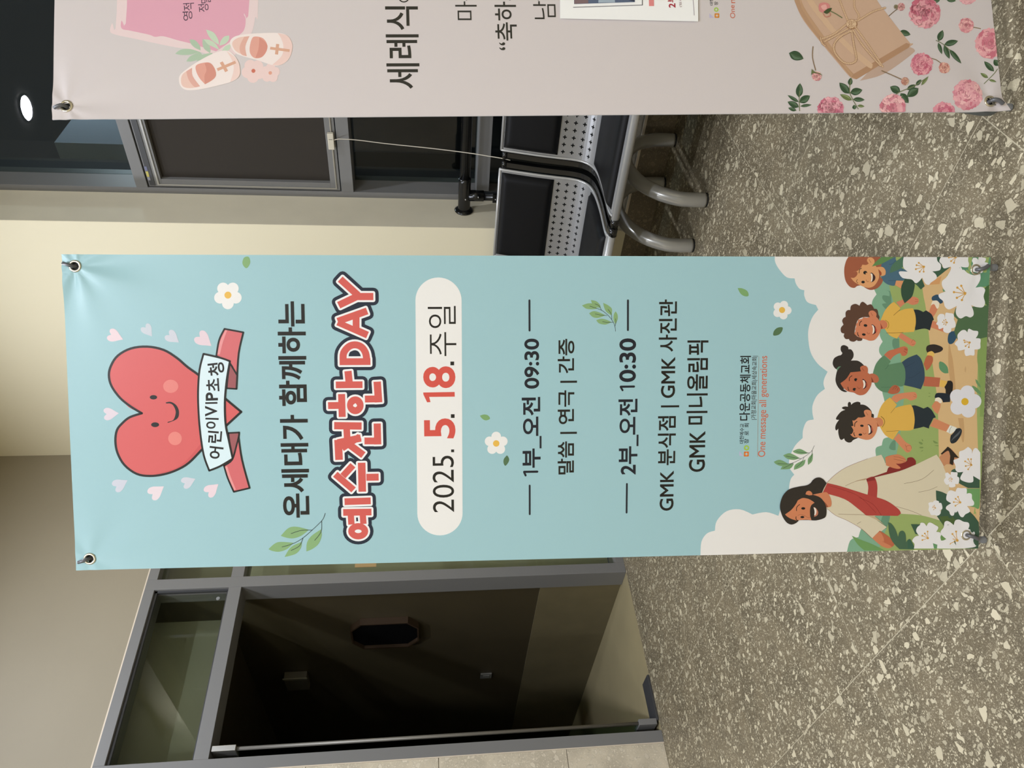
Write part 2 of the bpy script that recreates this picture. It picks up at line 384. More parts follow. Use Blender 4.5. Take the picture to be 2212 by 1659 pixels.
def sheet(bm, y0, y1, s0, s1, off0, off1, ns=40, ny=1, edge=None):
    """solid strip following the seat profile between arc lengths s0..s1; top at off1, underside at off0"""
    top, bot = [], []
    for i in range(ns+1):
        s = s0+(s1-s0)*i/ns; p, n = at_s(s); rt, rb = [], []
        for k in range(ny+1):
            y = y0+(y1-y0)*k/ny
            o1 = off1
            if edge:
                e = min(s-s0, s1-s, y-y0, y1-y); o1 = off0+.002+(off1-off0-.002)*(1-(1-min(e/edge, 1))**2.4)
            rt.append(bm.verts.new((p.x+n.x*o1, y, p.y+n.y*o1))); rb.append(bm.verts.new((p.x+n.x*off0, y, p.y+n.y*off0)))
        top.append(rt); bot.append(rb)
    for i in range(ns):
        for k in range(ny):
            bm.faces.new((top[i][k], top[i][k+1], top[i+1][k+1], top[i+1][k])); bm.faces.new((bot[i][k+1], bot[i][k], bot[i+1][k], bot[i+1][k+1]))
        bm.faces.new((bot[i][0], top[i][0], top[i+1][0], bot[i+1][0])); bm.faces.new((top[i][ny], bot[i][ny], bot[i+1][ny], top[i+1][ny]))
    for i in (0, ns):
        f = (lambda a: a) if i == 0 else (lambda a: a[::-1])
        for k in range(ny): bm.faces.new(f((top[i][k], bot[i][k], bot[i][k+1], top[i][k+1])))
def bench(yl, sgn, label, legs):
    """yl: y of the end next to the other bench; sgn -1 runs towards the camera side, +1 towards the corner"""
    t = thing('waiting_bench', label, 'bench', (0, 0, 0), 'two padded steel benches end to end under the window')
    SW, GAP = .485, .012
    ya, yb = sorted((yl, yl+sgn*(3*SW+2*GAP+.044)))
    SM = cum[-1]
    s_bend = 0
    for k in range(3):
        y0 = ya+.022+k*(SW+GAP); y1 = y0+SW
        bm = bmesh.new(); sheet(bm, y0, y1, 0, SM, -.002, 0, 60); sh = mk(bm, 'seat_shell', M_SHELL, t, smooth=False)
        for yy in (y0, y1):
            bm = bmesh.new(); tube(bm, [(p[0], yy, p[1]) for p in prof], .0062, 8); mk(bm, 'seat_rim', M_SILVER, t, smooth=True)
        bm = bmesh.new(); tube(bm, [(3.147, y0, .823), (3.147, y1, .823)], .007, 10); mk(bm, 'top_edge', M_SILVER, t, smooth=True)
        # pads
        bm = bmesh.new(); sheet(bm, y0+.018, y1-.018, .030, .402, 0, .022, 30, 30, .03); mk(bm, 'seat_pad', M_PAD, t, smooth=True)
        bm = bmesh.new(); sheet(bm, y0+.014, y1-.014, SM-.262, SM-.014, 0, .026, 26, 30, .03); mk(bm, 'back_pad', M_PAD, t, smooth=True)
        # plus shaped perforations between the pads
        bm = bmesh.new()
        s_a, s_b = .402, SM-.275
        for r in range(4):
            s = s_b-.010-.0405*r
            p, n = at_s(s); q, _ = at_s(s+.001); d = (q-p).normalized()
            for c in range(13):
                yc = y0+.032+(SW-.064)*c/12
                for hs, hy in ((.0088, .0024), (.0024, .0088)):
                    vs_ = []
                    for a, b in ((-1, -1), (1, -1), (1, 1), (-1, 1)):
                        e = p+d*(a*hs)+n*.0007; vs_.append(bm.verts.new((e.x, yc+b*hy, e.y)))
                    bm.faces.new(vs_[::-1])
        h = mk(bm, 'perforation', M_HOLE, sh); h['kind'] = 'stuff'
    bm = bmesh.new(); tube(bm, [(2.588, ya+.012, .394), (2.588, yb-.012, .394)], .0165, 16); mk(bm, 'front_tube', M_SILVER, t, smooth=True)
    for yy, d in ((ya, 1), (yb, -1)):
        bm = bmesh.new()
        sheet(bm, *sorted((yy+d*.010, yy-d*.014)), .0, SM, -.034, -.004, 50); mk(bm, 'end_rail', M_BLACK, t, bevel=0)
        bm = bmesh.new(); tube(bm, [(2.588, yy+d*.014, .392), (2.588, yy-d*.022, .392)], .0175, 14); mk(bm, 'end_cap', M_BLACK, t, smooth=True)
        bm = bmesh.new(); tube(bm, [(3.146, yy+d*.012, .806), (3.146, yy-d*.02, .806)], .012, 12); mk(bm, 'end_cap', M_BLACK, t, smooth=True)
    boxo('beam', (2.90, ya+.03, .315), (2.96, yb-.03, .375), M_LEG, t, bevel=.004)
    for yy in legs:
        bm = bmesh.new()
        tube(bm, arc([(2.652, yy, .008), (2.652, yy, .075), (2.662, yy, .13), (2.71, yy, .205), (2.80, yy, .265), (2.93, yy, .288), (3.05, yy, .262), (3.135, yy, .20), (3.178, yy, .125), (3.19, yy, .07), (3.19, yy, .008)], 6), .0305, 20)
        lg = mk(bm, 'leg', M_LEG, t, smooth=True)
        for fx in (2.652, 3.19): bm = bmesh.new(); tube(bm, [(fx, yy, .0), (fx, yy, .008)], .0300, 20); mk(bm, 'foot_pad', M_RUBBER, lg, smooth=False)
    return t
bench(1.618, -1, 'black padded silver bench nearer the pink banner, mostly hidden behind it', (1.545, .30))
bench(1.672, 1, 'black padded silver bench reaching behind the light blue banner, one seat showing', (1.772, 3.02))

# ------------------------------------------------------------------ guard rail in the window recess
RXA, RZ = 3.40, .972
gr = thing('guard_rail', 'black glossy pipe guard rail with round wall flange, in front of the lower window', 'rail')
bm = bmesh.new(); tube(bm, [(RXA, 1.93, RZ), (RXA, Y0, RZ)], .0275, 20); mk(bm, 'rail_pipe', M_BLACK, gr, smooth=True)
bm = bmesh.new(); tube(bm, arc([(RXA, 2.066, RZ), (RXA, 2.05, RZ), (RXA, 2.045, RZ), (RXA, 2.03, RZ), (RXA, 2.01, RZ), (RXA, 1.93, RZ), (RXA, 1.885, RZ)], 2), .032, 20); mk(bm, 'pipe_sleeve', M_BLACK, gr, smooth=True)
bm = bmesh.new(); tube(bm, [(RXA, RX-.0025, RZ), (RXA, RX-.008, RZ), (RXA, RX-.012, RZ), (RXA, RX-.020, RZ)], [.048, .05, .044, .034], 28); mk(bm, 'wall_flange', M_BLACK, gr, smooth=True)
bm = bmesh.new(); tube(bm, [(RXA, 1.985, RZ-.02), (RXA, 1.985, RZ-.10)], .0285, 18); mk(bm, 'tee_socket', M_BLACK, gr, smooth=True)
bm = bmesh.new(); tube(bm, [(RXA, 1.985, RZ-.09), (RXA, 1.985, CURB)], .0245, 18); mk(bm, 'post_pipe', M_BLACK, gr, smooth=True)
bm = bmesh.new(); tube(bm, [(RXA, .42, RZ-.02), (RXA, .42, CURB)], .0245, 18); mk(bm, 'post_pipe', M_BLACK, gr, smooth=True)
boxo('bracket_plate', (RXA-.034, 1.958, RZ-.215), (RXA-.022, 2.006, RZ-.145), M_BLACK, gr, bevel=.001)
for py, pz in ((1.99, RZ-.005), (1.975, RZ-.07), (1.985, RZ-.16), (1.985, RZ-.2)):
    bm = bmesh.new(); tube(bm, [(RXA-.030, py, pz), (RXA-.037, py, pz)], .0035, 10); mk(bm, 'screw', M_ALU, gr, smooth=True)

# ------------------------------------------------------------------ small things
sb = thing('sensor_box', 'small cream plastic box stuck on the lower rail of the window sash, with a cord', 'sensor')
boxo('housing', (FX-.018, 1.715, 1.622), (FX+.001, 1.80, 1.652), mat('cream_plastic', (206, 198, 178), .5), sb, bevel=.003)
bm = bmesh.new(); box(bm, (FX-.0185, 1.745, 1.628), (FX-.0178, 1.747, 1.646)); mk(bm, 'seam', M_GREYD, sb)
cd = arc([(FX-.01, 1.752, 1.624), (FX-.02, 1.742, 1.605), (FX-.03, 1.735, 1.585), (3.46, 1.728, 1.50), (3.42, 1.722, 1.36), (3.34, 1.700, 1.13), (3.25, 1.672, .96), (3.20, 1.658, .88), (3.158, 1.646, .815), (3.14, 1.645, .78)], 5)
bm = bmesh.new(); tube(bm, cd, .0022, 6)
tag(mk(bm, 'cord', mat('cord_white', (186, 178, 160), .6), smooth=True), 'thin off-white cord hanging from the sash box down to the gap between the benches', 'cord')
st = thing('rating_sticker', 'narrow yellow and white rating sticker on the upper sash rail', 'sticker')
boxo('yellow_field', (FX+.0018, 1.955, 2.556), (FX+.0030, 1.985, 2.568), mat('yellow_print', (190, 178, 90), .6), st)
boxo('white_field', (FX+.0018, 1.986, 2.556), (FX+.0030, 2.004, 2.568), mat('grey_print', (150, 150, 160), .6), st)
boxo('white_field', (FX+.0018, 1.928, 2.556), (FX+.0030, 1.953, 2.568), mat('blue_print', (110, 112, 140), .6), st)
tag(boxo('tape_strip', (2.372, WA+.046, 1.478), (2.46, WA+.0498, 1.602), mat('tan_tape', (176, 146, 98), .6)), 'tan paper label stuck on the sidelight glass, mostly hidden by the blue banner', 'label')
# things on the vestibule side wall (x = 2.262 facing -x)
VX = 2.262
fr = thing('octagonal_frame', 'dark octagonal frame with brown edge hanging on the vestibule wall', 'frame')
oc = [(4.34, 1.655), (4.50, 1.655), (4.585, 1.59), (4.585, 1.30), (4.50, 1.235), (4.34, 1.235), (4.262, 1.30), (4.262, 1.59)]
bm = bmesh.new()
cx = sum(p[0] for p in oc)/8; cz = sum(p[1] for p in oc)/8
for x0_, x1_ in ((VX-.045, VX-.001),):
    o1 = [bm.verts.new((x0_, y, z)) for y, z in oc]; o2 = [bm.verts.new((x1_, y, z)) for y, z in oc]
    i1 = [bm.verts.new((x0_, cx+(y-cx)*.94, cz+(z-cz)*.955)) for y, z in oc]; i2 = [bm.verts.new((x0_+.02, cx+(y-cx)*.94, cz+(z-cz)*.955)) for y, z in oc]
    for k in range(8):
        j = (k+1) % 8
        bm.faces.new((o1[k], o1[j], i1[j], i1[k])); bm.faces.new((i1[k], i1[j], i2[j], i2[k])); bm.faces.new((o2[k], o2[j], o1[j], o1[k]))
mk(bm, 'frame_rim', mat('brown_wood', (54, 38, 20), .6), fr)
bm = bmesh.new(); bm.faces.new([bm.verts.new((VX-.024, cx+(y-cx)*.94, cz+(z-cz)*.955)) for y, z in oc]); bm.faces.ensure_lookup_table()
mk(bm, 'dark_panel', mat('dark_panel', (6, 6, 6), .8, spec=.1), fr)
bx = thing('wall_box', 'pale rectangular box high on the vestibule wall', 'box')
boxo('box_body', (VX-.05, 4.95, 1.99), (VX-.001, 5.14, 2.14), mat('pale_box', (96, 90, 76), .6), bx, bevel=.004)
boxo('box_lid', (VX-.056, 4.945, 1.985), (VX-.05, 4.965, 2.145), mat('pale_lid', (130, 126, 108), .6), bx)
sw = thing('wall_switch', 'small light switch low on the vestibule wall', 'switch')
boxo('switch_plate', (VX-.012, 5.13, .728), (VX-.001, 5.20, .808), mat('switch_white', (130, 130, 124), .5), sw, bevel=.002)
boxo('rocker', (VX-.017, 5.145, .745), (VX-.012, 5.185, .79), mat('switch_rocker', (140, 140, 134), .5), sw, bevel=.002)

# ------------------------------------------------------------------ banners
BW, BH = .6, 1.809
def bframe(q):
    C, ya, ti, ro = Vector(q[:3]), q[3], q[4], q[5]
    X = Vector((math.cos(ya), math.sin(ya), 0)); n = Vector((-math.sin(ya), math.cos(ya), 0))
    Z = Vector((0, 0, 1))*math.cos(ti)+n*math.sin(ti)
    X2 = X*math.cos(ro)+Z*math.sin(ro); Z2 = -X*math.sin(ro)+Z*math.cos(ro)
    o = C-X2*(BW/2)
    return w2(o)+Vector((0, 0, CAMH)), w2(X2), w2(Z2)
CAMW = Vector((0, 0, CAMH))
class Banner:
    """artwork is collected flat in banner coordinates (s across, t up, metres) and printed on the sheet"""
    def __init__(self, q, amps):
        self.O, self.X, self.Z = bframe(q); self.N = self.X.cross(self.Z)
        self.items = []; self.group = None; self.amps = amps; self.pull = []; self.zone = (0, 0, 1)
    def pt(self, x, y):          # reads a point of the printed sheet off the photograph
        d = FWD*FPX+RGT*(1659-y-829.5)-UPV*(x-1106); d = w2(d)
        k = (self.O-CAMW).dot(self.N)/d.dot(self.N); p = CAMW+d*k-self.O
        return (p.dot(self.X), p.dot(self.Z))
    def z(self, x, y):
        a, b, k = self.zone; return self.pt(a+x*k, b+y*k)
    def union(self, tris):
        vs, fs, idx = [], [], {}
        for t in tris:
            ar = (t[1][0]-t[0][0])*(t[2][1]-t[0][1])-(t[2][0]-t[0][0])*(t[1][1]-t[0][1])
            if abs(ar) < 1e-11: continue
            f = []
            for p in (t if ar > 0 else t[::-1]):
                k = (round(p[0], 6), round(p[1], 6))
                if k not in idx: idx[k] = len(vs); vs.append(Vector(k))
                f.append(idx[k])
            if len(set(f)) == 3: fs.append(f)
        if not fs: return tris
        r = delaunay_2d_cdt(vs, [], fs, 0, 1e-6, True)
        return [[tuple(r[0][i]) for i in f] for f, o in zip(r[2], r[5]) if o]
    def begin(self): self.group = []
    def end(self, rgb, layer=None, merge=True):
        g = self.group; self.group = None; return self.add(self.union(g) if merge else g, rgb, layer)
    def add(self, tris, rgb, layer=None):
        if self.group is not None: self.group += tris; return 0
        xs = [p[0] for t in tris for p in t]; ys = [p[1] for t in tris for p in t]
        if not xs: return
        bb = (min(xs), min(ys), max(xs), max(ys))
        if layer is None:
            layer = 1+max([it[2] for it in self.items if not (it[3][0] > bb[2] or it[3][2] < bb[0] or it[3][1] > bb[3] or it[3][3] < bb[1])] or [0])
        self.items.append((tris, rgb, layer, bb))
        return layer
    def poly2(self, pts, rgb, layer=None):
        P = [Vector((p[0], p[1], 0)) for p in pts]
        tr = tessellate_polygon([P])
        return self.add([[tuple(P[i][:2]) for i in t] for t in tr], rgb, layer)
    def stroke2(self, pts, w, rgb, closed=False, layer=None, caps=True, joints=True, taper=None):
        P = [Vector(p[:2]) for p in pts]
        P = [p for k, p in enumerate(P) if k == 0 or (p-P[k-1]).length > 1e-7]
        if closed and len(P) > 2 and (P[0]-P[-1]).length < 1e-7: P.pop()
        n = len(P); tr = []
        if n < 2: return 0
        def W(i):
            if taper is None: return w/2
            u = i/(n-1); return w/2*(taper+(1-taper)*math.sin(math.pi*min(max(u, 0), 1)))
        def disc(c, r):
            k = 44 if r > .012 else (14 if r > .004 else 10)
            ring = [(c[0]+r*math.cos(2*math.pi*j/k), c[1]+r*math.sin(2*math.pi*j/k)) for j in range(k)]
            return [[ring[0], ring[j], ring[j+1]] for j in range(1, k-1)]
        IN, OU = [], []
        for i in range(n):
            a = P[i-1] if (closed or i > 0) else None; b = P[(i+1) % n] if (closed or i < n-1) else None
            d1 = (P[i]-a).normalized() if a is not None else None; d2 = (b-P[i]).normalized() if b is not None else None
            d1 = d1 if d1 is not None else d2; d2 = d2 if d2 is not None else d1
            n1, n2 = Vector((-d1.y, d1.x)), Vector((-d2.y, d2.x)); m = n1+n2
            if joints and n1.dot(n2) < .6 and a is not None and b is not None:
                tr += disc(P[i], W(i)); IN.append(n1*W(i)); OU.append(n2*W(i))
            else:
                m = m/max(1+n1.dot(n2), .45) if m.length > 1e-6 else n1
                IN.append(m*W(i)); OU.append(m*W(i))
        for i in range(n if closed else n-1):
            j = (i+1) % n; a, b, c, d = P[i]+OU[i], P[j]+IN[j], P[j]-IN[j], P[i]-OU[i]
            tr += [[tuple(a), tuple(b), tuple(c)], [tuple(a), tuple(c), tuple(d)]]
        if not closed and caps and joints:
            for c, q, sg in ((P[0], P[1], -1), (P[-1], P[-2], -1)):
                r = W(0 if c is P[0] else n-1); d = (c-q).normalized(); m = Vector((-d.y, d.x)); k = 22 if r > .01 else 6
                ring = [tuple(c+m*r*math.cos(math.pi*t/k)+d*r*math.sin(math.pi*t/k)) for t in range(k+1)]
                tr += [[ring[0], ring[t], ring[t+1]] for t in range(1, k)]
        return self.add(tr, rgb, layer)
    def parse(self, s, closed=True, smooth=True, n=4):
        pts = []; cor = []
        for tok in s.replace(')!', '! ').replace('(', ' ').replace(')', ' ').split():
            c = tok.endswith('!'); tok = tok.rstrip('!'); x, y = tok.split(','); pts.append(self.z(float(x), float(y))); cor.append(c)
        if not smooth: return pts
        out = []; m = len(pts)
        for i in range(m if closed else m-1):
            g = lambda j: (pts[j % m] if closed else pts[min(max(j, 0), m-1)])
            p1, p2 = g(i), g(i+1); p0 = p1 if cor[i] else g(i-1); p3 = p2 if cor[(i+1) % m] else g(i+2)
            for k in range(n):
                t = k/n
                out.append(tuple(.5*((2*p1[a])+(p2[a]-p0[a])*t+(2*p0[a]-5*p1[a]+4*p2[a]-p3[a])*t*t+(3*p1[a]-p0[a]-3*p2[a]+p3[a])*t**3) for a in (0, 1)))
        if not closed: out.append(pts[-1])
        return out
    def P(self, rgb, s, layer=None, smooth=True, n=4): return self.poly2(self.parse(s, True, smooth, n), rgb, layer)
    def L(self, rgb, w, s, closed=False, smooth=True, layer=None, caps=True, taper=None, n=4):
        pts = self.parse(s, closed, smooth, n); return self.stroke2(pts, w*self.zone[2]*.000862, rgb, closed, layer, caps, taper=taper)
    def E(self, rgb, x, y, rx, ry=None, rot=0, layer=None, n=20):
        ry = rx if ry is None else ry; c, s_ = math.cos(rot), math.sin(rot)
        return self.poly2([self.z(x+rx*math.cos(a)*c-ry*math.sin(a)*s_, y+rx*math.cos(a)*s_+ry*math.sin(a)*c) for a in [2*math.pi*k/n for k in range(n)]], rgb, layer)
    def glyph(self, text, off=0):
        c = bpy.data.curves.new('lettering', 'FONT'); c.body = text; c.size = 1; c.offset = min(off, 0); c.resolution_u = 5; c.fill_mode = 'FRONT'
        o = bpy.data.objects.new('lettering', c); COL.objects.link(o); bpy.context.view_layer.update()
        me = o.to_mesh(); me.calc_loop_triangles()
        v = [tuple(x.co[:2]) for x in me.vertices]; tr = [[v[i] for i in t.vertices] for t in me.loop_triangles]
        o.to_mesh_clear(); bpy.data.objects.remove(o); bpy.data.curves.remove(c)
        return tr
    def fat(self, g, off, asp=1):
        """embolden: push the contour outwards by off (asp: vertical over horizontal scale to come)"""
        if off <= 0: return g
        key = lambda p: (round(p[0], 5), round(p[1], 5)); g = [[key(p) for p in t] for t in g]; ed = {}; out = []
        for t in g:
            ar = (t[1][0]-t[0][0])*(t[2][1]-t[0][1])-(t[2][0]-t[0][0])*(t[1][1]-t[0][1])
            if abs(ar) < 1e-9: continue
            t = t if ar > 0 else t[::-1]; out.append(t)
            for i in range(3): ed[(t[i], t[(i+1) % 3])] = 1
        nr = {}
        for (p, q) in ed:
            if (q, p) in ed or p == q: continue
            d = Vector((q[0]-p[0], (q[1]-p[1])*asp)).normalized(); m = Vector((d.y, -d.x))
            nr.setdefault(p, []).append(m); nr.setdefault(q, []).append(m)
        mv = {}
        for p, l in nr.items():
            m = sum(l, Vector((0, 0)))
            if m.length < 1e-6: mv[p] = p; continue
            m = m.normalized(); k = min(1/max(m.dot(l[0]), .3), 1.6)*off; mv[p] = (p[0]+m.x*k, p[1]+m.y*k/asp)
        return [[mv.get(p, p) for p in t] for t in out]
    def T(self, rgb, text, bl, tr, off=0, layer=None):
        """text whose lower left and upper right corners are the photograph points bl and tr"""
        a, b = self.pt(*bl), self.pt(*tr); g = self.glyph(text, off)
        xs = [p[0] for t in g for p in t]; ys = [p[1] for t in g for p in t]
        g = self.fat(g, off, ((b[1]-a[1])/(max(ys)-min(ys)))/((b[0]-a[0])/(max(xs)-min(xs)))); xs = [p[0] for t in g for p in t]; ys = [p[1] for t in g for p in t]
        kx = (b[0]-a[0])/(max(xs)-min(xs)); ky = (b[1]-a[1])/(max(ys)-min(ys)); mx, my = min(xs), min(ys)
        return self.add([[(a[0]+(p[0]-mx)*kx, a[1]+(p[1]-my)*ky) for p in t] for t in g], rgb, layer)
    def C(self, rgb, ch, cx, cy, h, w, rot=0, off=0, layer=None):
        """one character of height h and width w (zone pixels) centred on zone point"""
        g = self.glyph(ch, off); xs = [p[0] for t in g for p in t]; ys = [p[1] for t in g for p in t]
        g = self.fat(g, off, (h/(max(ys)-min(ys)))/(w/(max(xs)-min(xs)))); xs = [p[0] for t in g for p in t]; ys = [p[1] for t in g for p in t]
        kx, ky = w/(max(xs)-min(xs)), h/(max(ys)-min(ys)); mx, my = (max(xs)+min(xs))/2, (max(ys)+min(ys))/2
        c, s_ = math.cos(rot), math.sin(rot)
        def f(p):
            u, v = (p[0]-mx)*kx, (p[1]-my)*ky; u, v = u*c-v*s_, u*s_+v*c
            return self.z(cx-v, cy-u)
        return self.add([[f(p) for p in t] for t in g], rgb, layer)
    def D(self, s, t):
        d = .0022*math.sin(math.pi*min(max(t/BH, 0), 1))*math.sin(math.pi*min(max(s/BW, 0), 1))
        for (gs, gt, amp, n, ph, L_) in self.amps:
            x, y = s-gs, t-gt; r = math.hypot(x, y)
            if r > .5: continue
            w_ = r/L_; d += amp*w_*math.exp(-w_)*math.cos(n*math.atan2(y, x)+ph)*min(r/.02, 1)*(1-(r/.5)**2)**2
        return d
    def build(self, sheet_rgb, root, name='banner_sheet', holes=()):
        bm = bmesh.new(); lay = bm.loops.layers.float_color.new('ink')
        nx, ny = 100, 300
        g = [[bm.verts.new((BW*i/nx, BH*j/ny, 0)) for i in range(nx+1)] for j in range(ny+1)]
        cc = lin(sheet_rgb)+(1,)
        for j in range(ny):
            for i in range(nx):
                sx, sy = BW*(i+.5)/nx, BH*(j+.5)/ny
                if any(math.hypot(sx-h[0], sy-h[1]) < .0085 for h in holes): continue
                f = bm.faces.new((g[j][i], g[j][i+1], g[j+1][i+1], g[j+1][i]))
                for lp in f.loops: lp[lay] = cc
        bg = [[bm.verts.new((BW*i/50, BH*j/150, -.0018)) for i in range(51)] for j in range(151)]
        for j in range(150):
            for i in range(50):
                sx, sy = BW*(i+.5)/50, BH*(j+.5)/150
                if any(math.hypot(sx-h[0], sy-h[1]) < .013 for h in holes): continue
                f = bm.faces.new((bg[j][i], bg[j+1][i], bg[j+1][i+1], bg[j][i+1]))
                for lp in f.loops: lp[lay] = (.62, .61, .58, 1)
        bm2 = bmesh.new(); lay2 = bm2.loops.layers.float_color.new('ink')
        for tris, rgb, layer, bb in self.items:
            c = lin(rgb)+(1,); h = layer*.00007+.00012; vd = {}
            for t in tris:
                vs = []
                for p in t:
                    k = (round(p[0], 6), round(p[1], 6))
                    if k not in vd: vd[k] = bm2.verts.new((p[0], p[1], h))
                    vs.append(vd[k])
                if len(set(vs)) < 3: continue
                ar = (t[1][0]-t[0][0])*(t[2][1]-t[0][1])-(t[2][0]-t[0][0])*(t[1][1]-t[0][1])
                if abs(ar) < 1e-12: continue
                if ar < 0: vs.reverse()
                try: f = bm2.faces.new(vs)
                except ValueError: continue
                for lp in f.loops: lp[lay2] = c
        def cut(co, no, **kw): bmesh.ops.bisect_plane(bm2, geom=bm2.verts[:]+bm2.edges[:]+bm2.faces[:], dist=1e-7, plane_co=co, plane_no=no, **kw)
        cut((0, 0, 0), (-1, 0, 0), clear_outer=True); cut((BW, 0, 0), (1, 0, 0), clear_outer=True)
        cut((0, 0, 0), (0, -1, 0), clear_outer=True); cut((0, BH, 0), (0, 1, 0), clear_outer=True)
        k = .03
        for i in range(1, int(BW/k)): cut((k*i, 0, 0), (1, 0, 0))
        for i in range(1, int(BH/k)): cut((0, k*i, 0), (0, 1, 0))
        doomed = [f for f in bm2.faces if any(math.hypot(f.calc_center_median().x-h[0], f.calc_center_median().y-h[1]) < .008 for h in holes)]
        me2 = bpy.data.meshes.new('tmp'); bm2.to_mesh(me2); bm2.free(); bm.from_mesh(me2); bpy.data.meshes.remove(me2)
        nrm = []
        for v in bm.verts:
            x, y, h = v.co; e = .0008
            d = self.D(x, y); dx = (self.D(x+e, y)-self.D(x-e, y))/(2*e); dy = (self.D(x, y+e)-self.D(x, y-e))/(2*e)
            nrm.append(tuple((self.N-self.X*dx-self.Z*dy).normalized()*(-1 if h < -.0001 else 1)))
            p = self.X*x+self.Z*y+self.N*(d+h)
            for (px, py, vx, vy, vn, R_) in self.pull:
                k = max(0, 1-math.hypot(x-px, y-py)/R_)**2
                if k > 0: p = p+(self.X*vx+self.Z*vy+self.N*vn)*k
            v.co = p
        o = mk(bm, name, M_PRINT, root, smooth=True)
        o.data.normals_split_custom_set_from_vertices(nrm)
        return o
def print_mat():
    m = bpy.data.materials.new('printed_vinyl'); m.use_nodes = True; nt = m.node_tree; b = nt.nodes['Principled BSDF']
    a = nt.nodes.new('ShaderNodeVertexColor'); a.layer_name = 'ink'; nt.links.new(a.outputs[0], b.inputs['Base Color'])
    b.inputs['Roughness'].default_value = .36; b.inputs['Specular IOR Level'].default_value = .32
    tc = nt.nodes.new('ShaderNodeTexCoord'); n = nt.nodes.new('ShaderNodeTexNoise'); n.inputs['Scale'].default_value = 700
    nt.links.new(tc.outputs['Object'], n.inputs['Vector']); bp = nt.nodes.new('ShaderNodeBump'); bp.inputs['Strength'].default_value = .12; bp.inputs['Distance'].default_value = .0006
    nt.links.new(n.outputs['Fac'], bp.inputs['Height']); nt.links.new(bp.outputs[0], b.inputs['Normal'])
    return m
M_PRINT = print_mat()
M_RING = mat('grommet_metal', (214, 206, 184), .25, metal=.9)
M_HOOK = mat('hook_grey', (104, 105, 108), .3, metal=.3)
M_CLEAR = mat('clear_knob', (170, 176, 178), .12, spec=.8)
M_POLE = mat('stand_pole', (100, 104, 103), .35, metal=.3)

def stand(B, root, gps, feet, rear):
    """X stand behind a banner: hub, four arms with hooked tips through the grommets, one rear leg"""
    t = root
    W = lambda s, u, n: B.X*s+B.Z*u+B.N*n
    hub = W(.3, .86, -.10)
    bm = bmesh.new(); tube(bm, [hub+B.Z*.05, hub-B.Z*.05], .028, 18); mk(bm, 'hub', M_RUBBER, t)
    out = [Vector((p[0]-.3, p[1]-.9)).normalized() for p in gps]
    for i, (gs, gt) in enumerate(gps):
        top = gt > 1; s_ = 1 if top else -1
        g = W(gs, gt, B.D(gs, gt))
        e = W(gs, BH-.003, -.014) if top else W(gs, gt-.034, -.012)
        bm = bmesh.new()
        if top:
            tube(bm, arc([hub, W(gs+(.3-gs)*.5, gt+(.86-gt)*.5, -.075), W(gs, gt-.02, -.022), e], 5), [.0055]*11+[.004]*5, 10)
        else:
            ft = Vector(feet[i])-B.O
            tube(bm, arc([hub, W(gs+(.3-gs)*.5, gt+(.86-gt)*.5, -.085), W(gs, gt+.03, -.035), ft+Vector((0, 0, .03))], 5), [.0065]*16, 10)
        arm = mk(bm, 'arm', M_POLE, t, smooth=True)
        bm = bmesh.new(); tube(bm, [g-B.N*.004, g-B.N*.010], .0085, 18); mk(bm, 'tip_cap', M_RUBBER, t)
        # hook prong: out through the grommet and over the hem
        sx = (-1 if gs < .3 else 1)*.25
        if top:
            pr = arc([g-B.N*.016-B.Z*.004, g-B.N*.004, g+B.N*.005+W(0, .004, 0), g+W(sx*.01, .011, .007), g+W(sx*.02, .019, .005)], 5)
            bm = bmesh.new(); tube(bm, pr, [.0033]*len(pr), 12); mk(bm, 'hook', M_HOOK, t, smooth=True)
            bm = bmesh.new(); bmesh.ops.create_uvsphere(bm, u_segments=16, v_segments=10, radius=.0042)
            for v in bm.verts: v.co = v.co+e+B.Z*.006
            mk(bm, 'tip_knob', M_CLEAR, t, smooth=True)
        else:
            pr = arc([g-B.N*.016+B.Z*.004, g-B.N*.003, g+B.N*.007+W(0, -.003, 0), g+W(sx*.01, -.012, .009), g+W(sx*.03, -.022, .006)], 5)
            bm = bmesh.new(); tube(bm, pr, [.004]*len(pr), 12); mk(bm, 'hook', M_HOOK, t, smooth=True)
            bm = bmesh.new(); f0 = ft
            tube(bm, arc([f0+B.Z*.055+B.N*.0, f0+B.Z*.03, f0+Vector((0, 0, .012)), f0+Vector((0, 0, .004)), f0+Vector((0, 0, .0))], 3), [.006]*7+[.0074]*3+[.0076, .0072, .005], 14)
            mk(bm, 'foot', mat('foot_grey', (132, 134, 138), .5), t, smooth=True)
    rp = Vector(rear)-B.O
    up_ = (hub-rp).normalized()
    bm = bmesh.new(); tube(bm, [hub, rp+up_*.03], .0065, 12); mk(bm, 'rear_leg', M_POLE, t, smooth=True)
    bm = bmesh.new(); tube(bm, [rp+up_*.04, rp+Vector((0, 0, .001))], [.0085, .0095], 14); mk(bm, 'rubber_foot', M_RUBBER, t, smooth=False)
    return t
def grommets(B, root, gps):
    for gs, gt in gps:
        c = B.X*gs+B.Z*gt+B.N*(B.D(gs, gt)+.0006); bm = bmesh.new(); n, k = 28, 10; R_, r_ = .0092, .0024
        rings = []
        for i in range(n):
            a = 2*math.pi*i/n; d = B.X*math.cos(a)+B.Z*math.sin(a)
            rings.append([bm.verts.new(c+d*(R_+r_*math.cos(2*math.pi*j/k))+B.N*(r_*.7*math.sin(2*math.pi*j/k))) for j in range(k)])
        for i in range(n):
            for j in range(k): bm.faces.new((rings[i][j], rings[(i+1) % n][j], rings[(i+1) % n][(j+1) % k], rings[i][(j+1) % k]))
        mk(bm, 'grommet', M_RING, root, smooth=True)
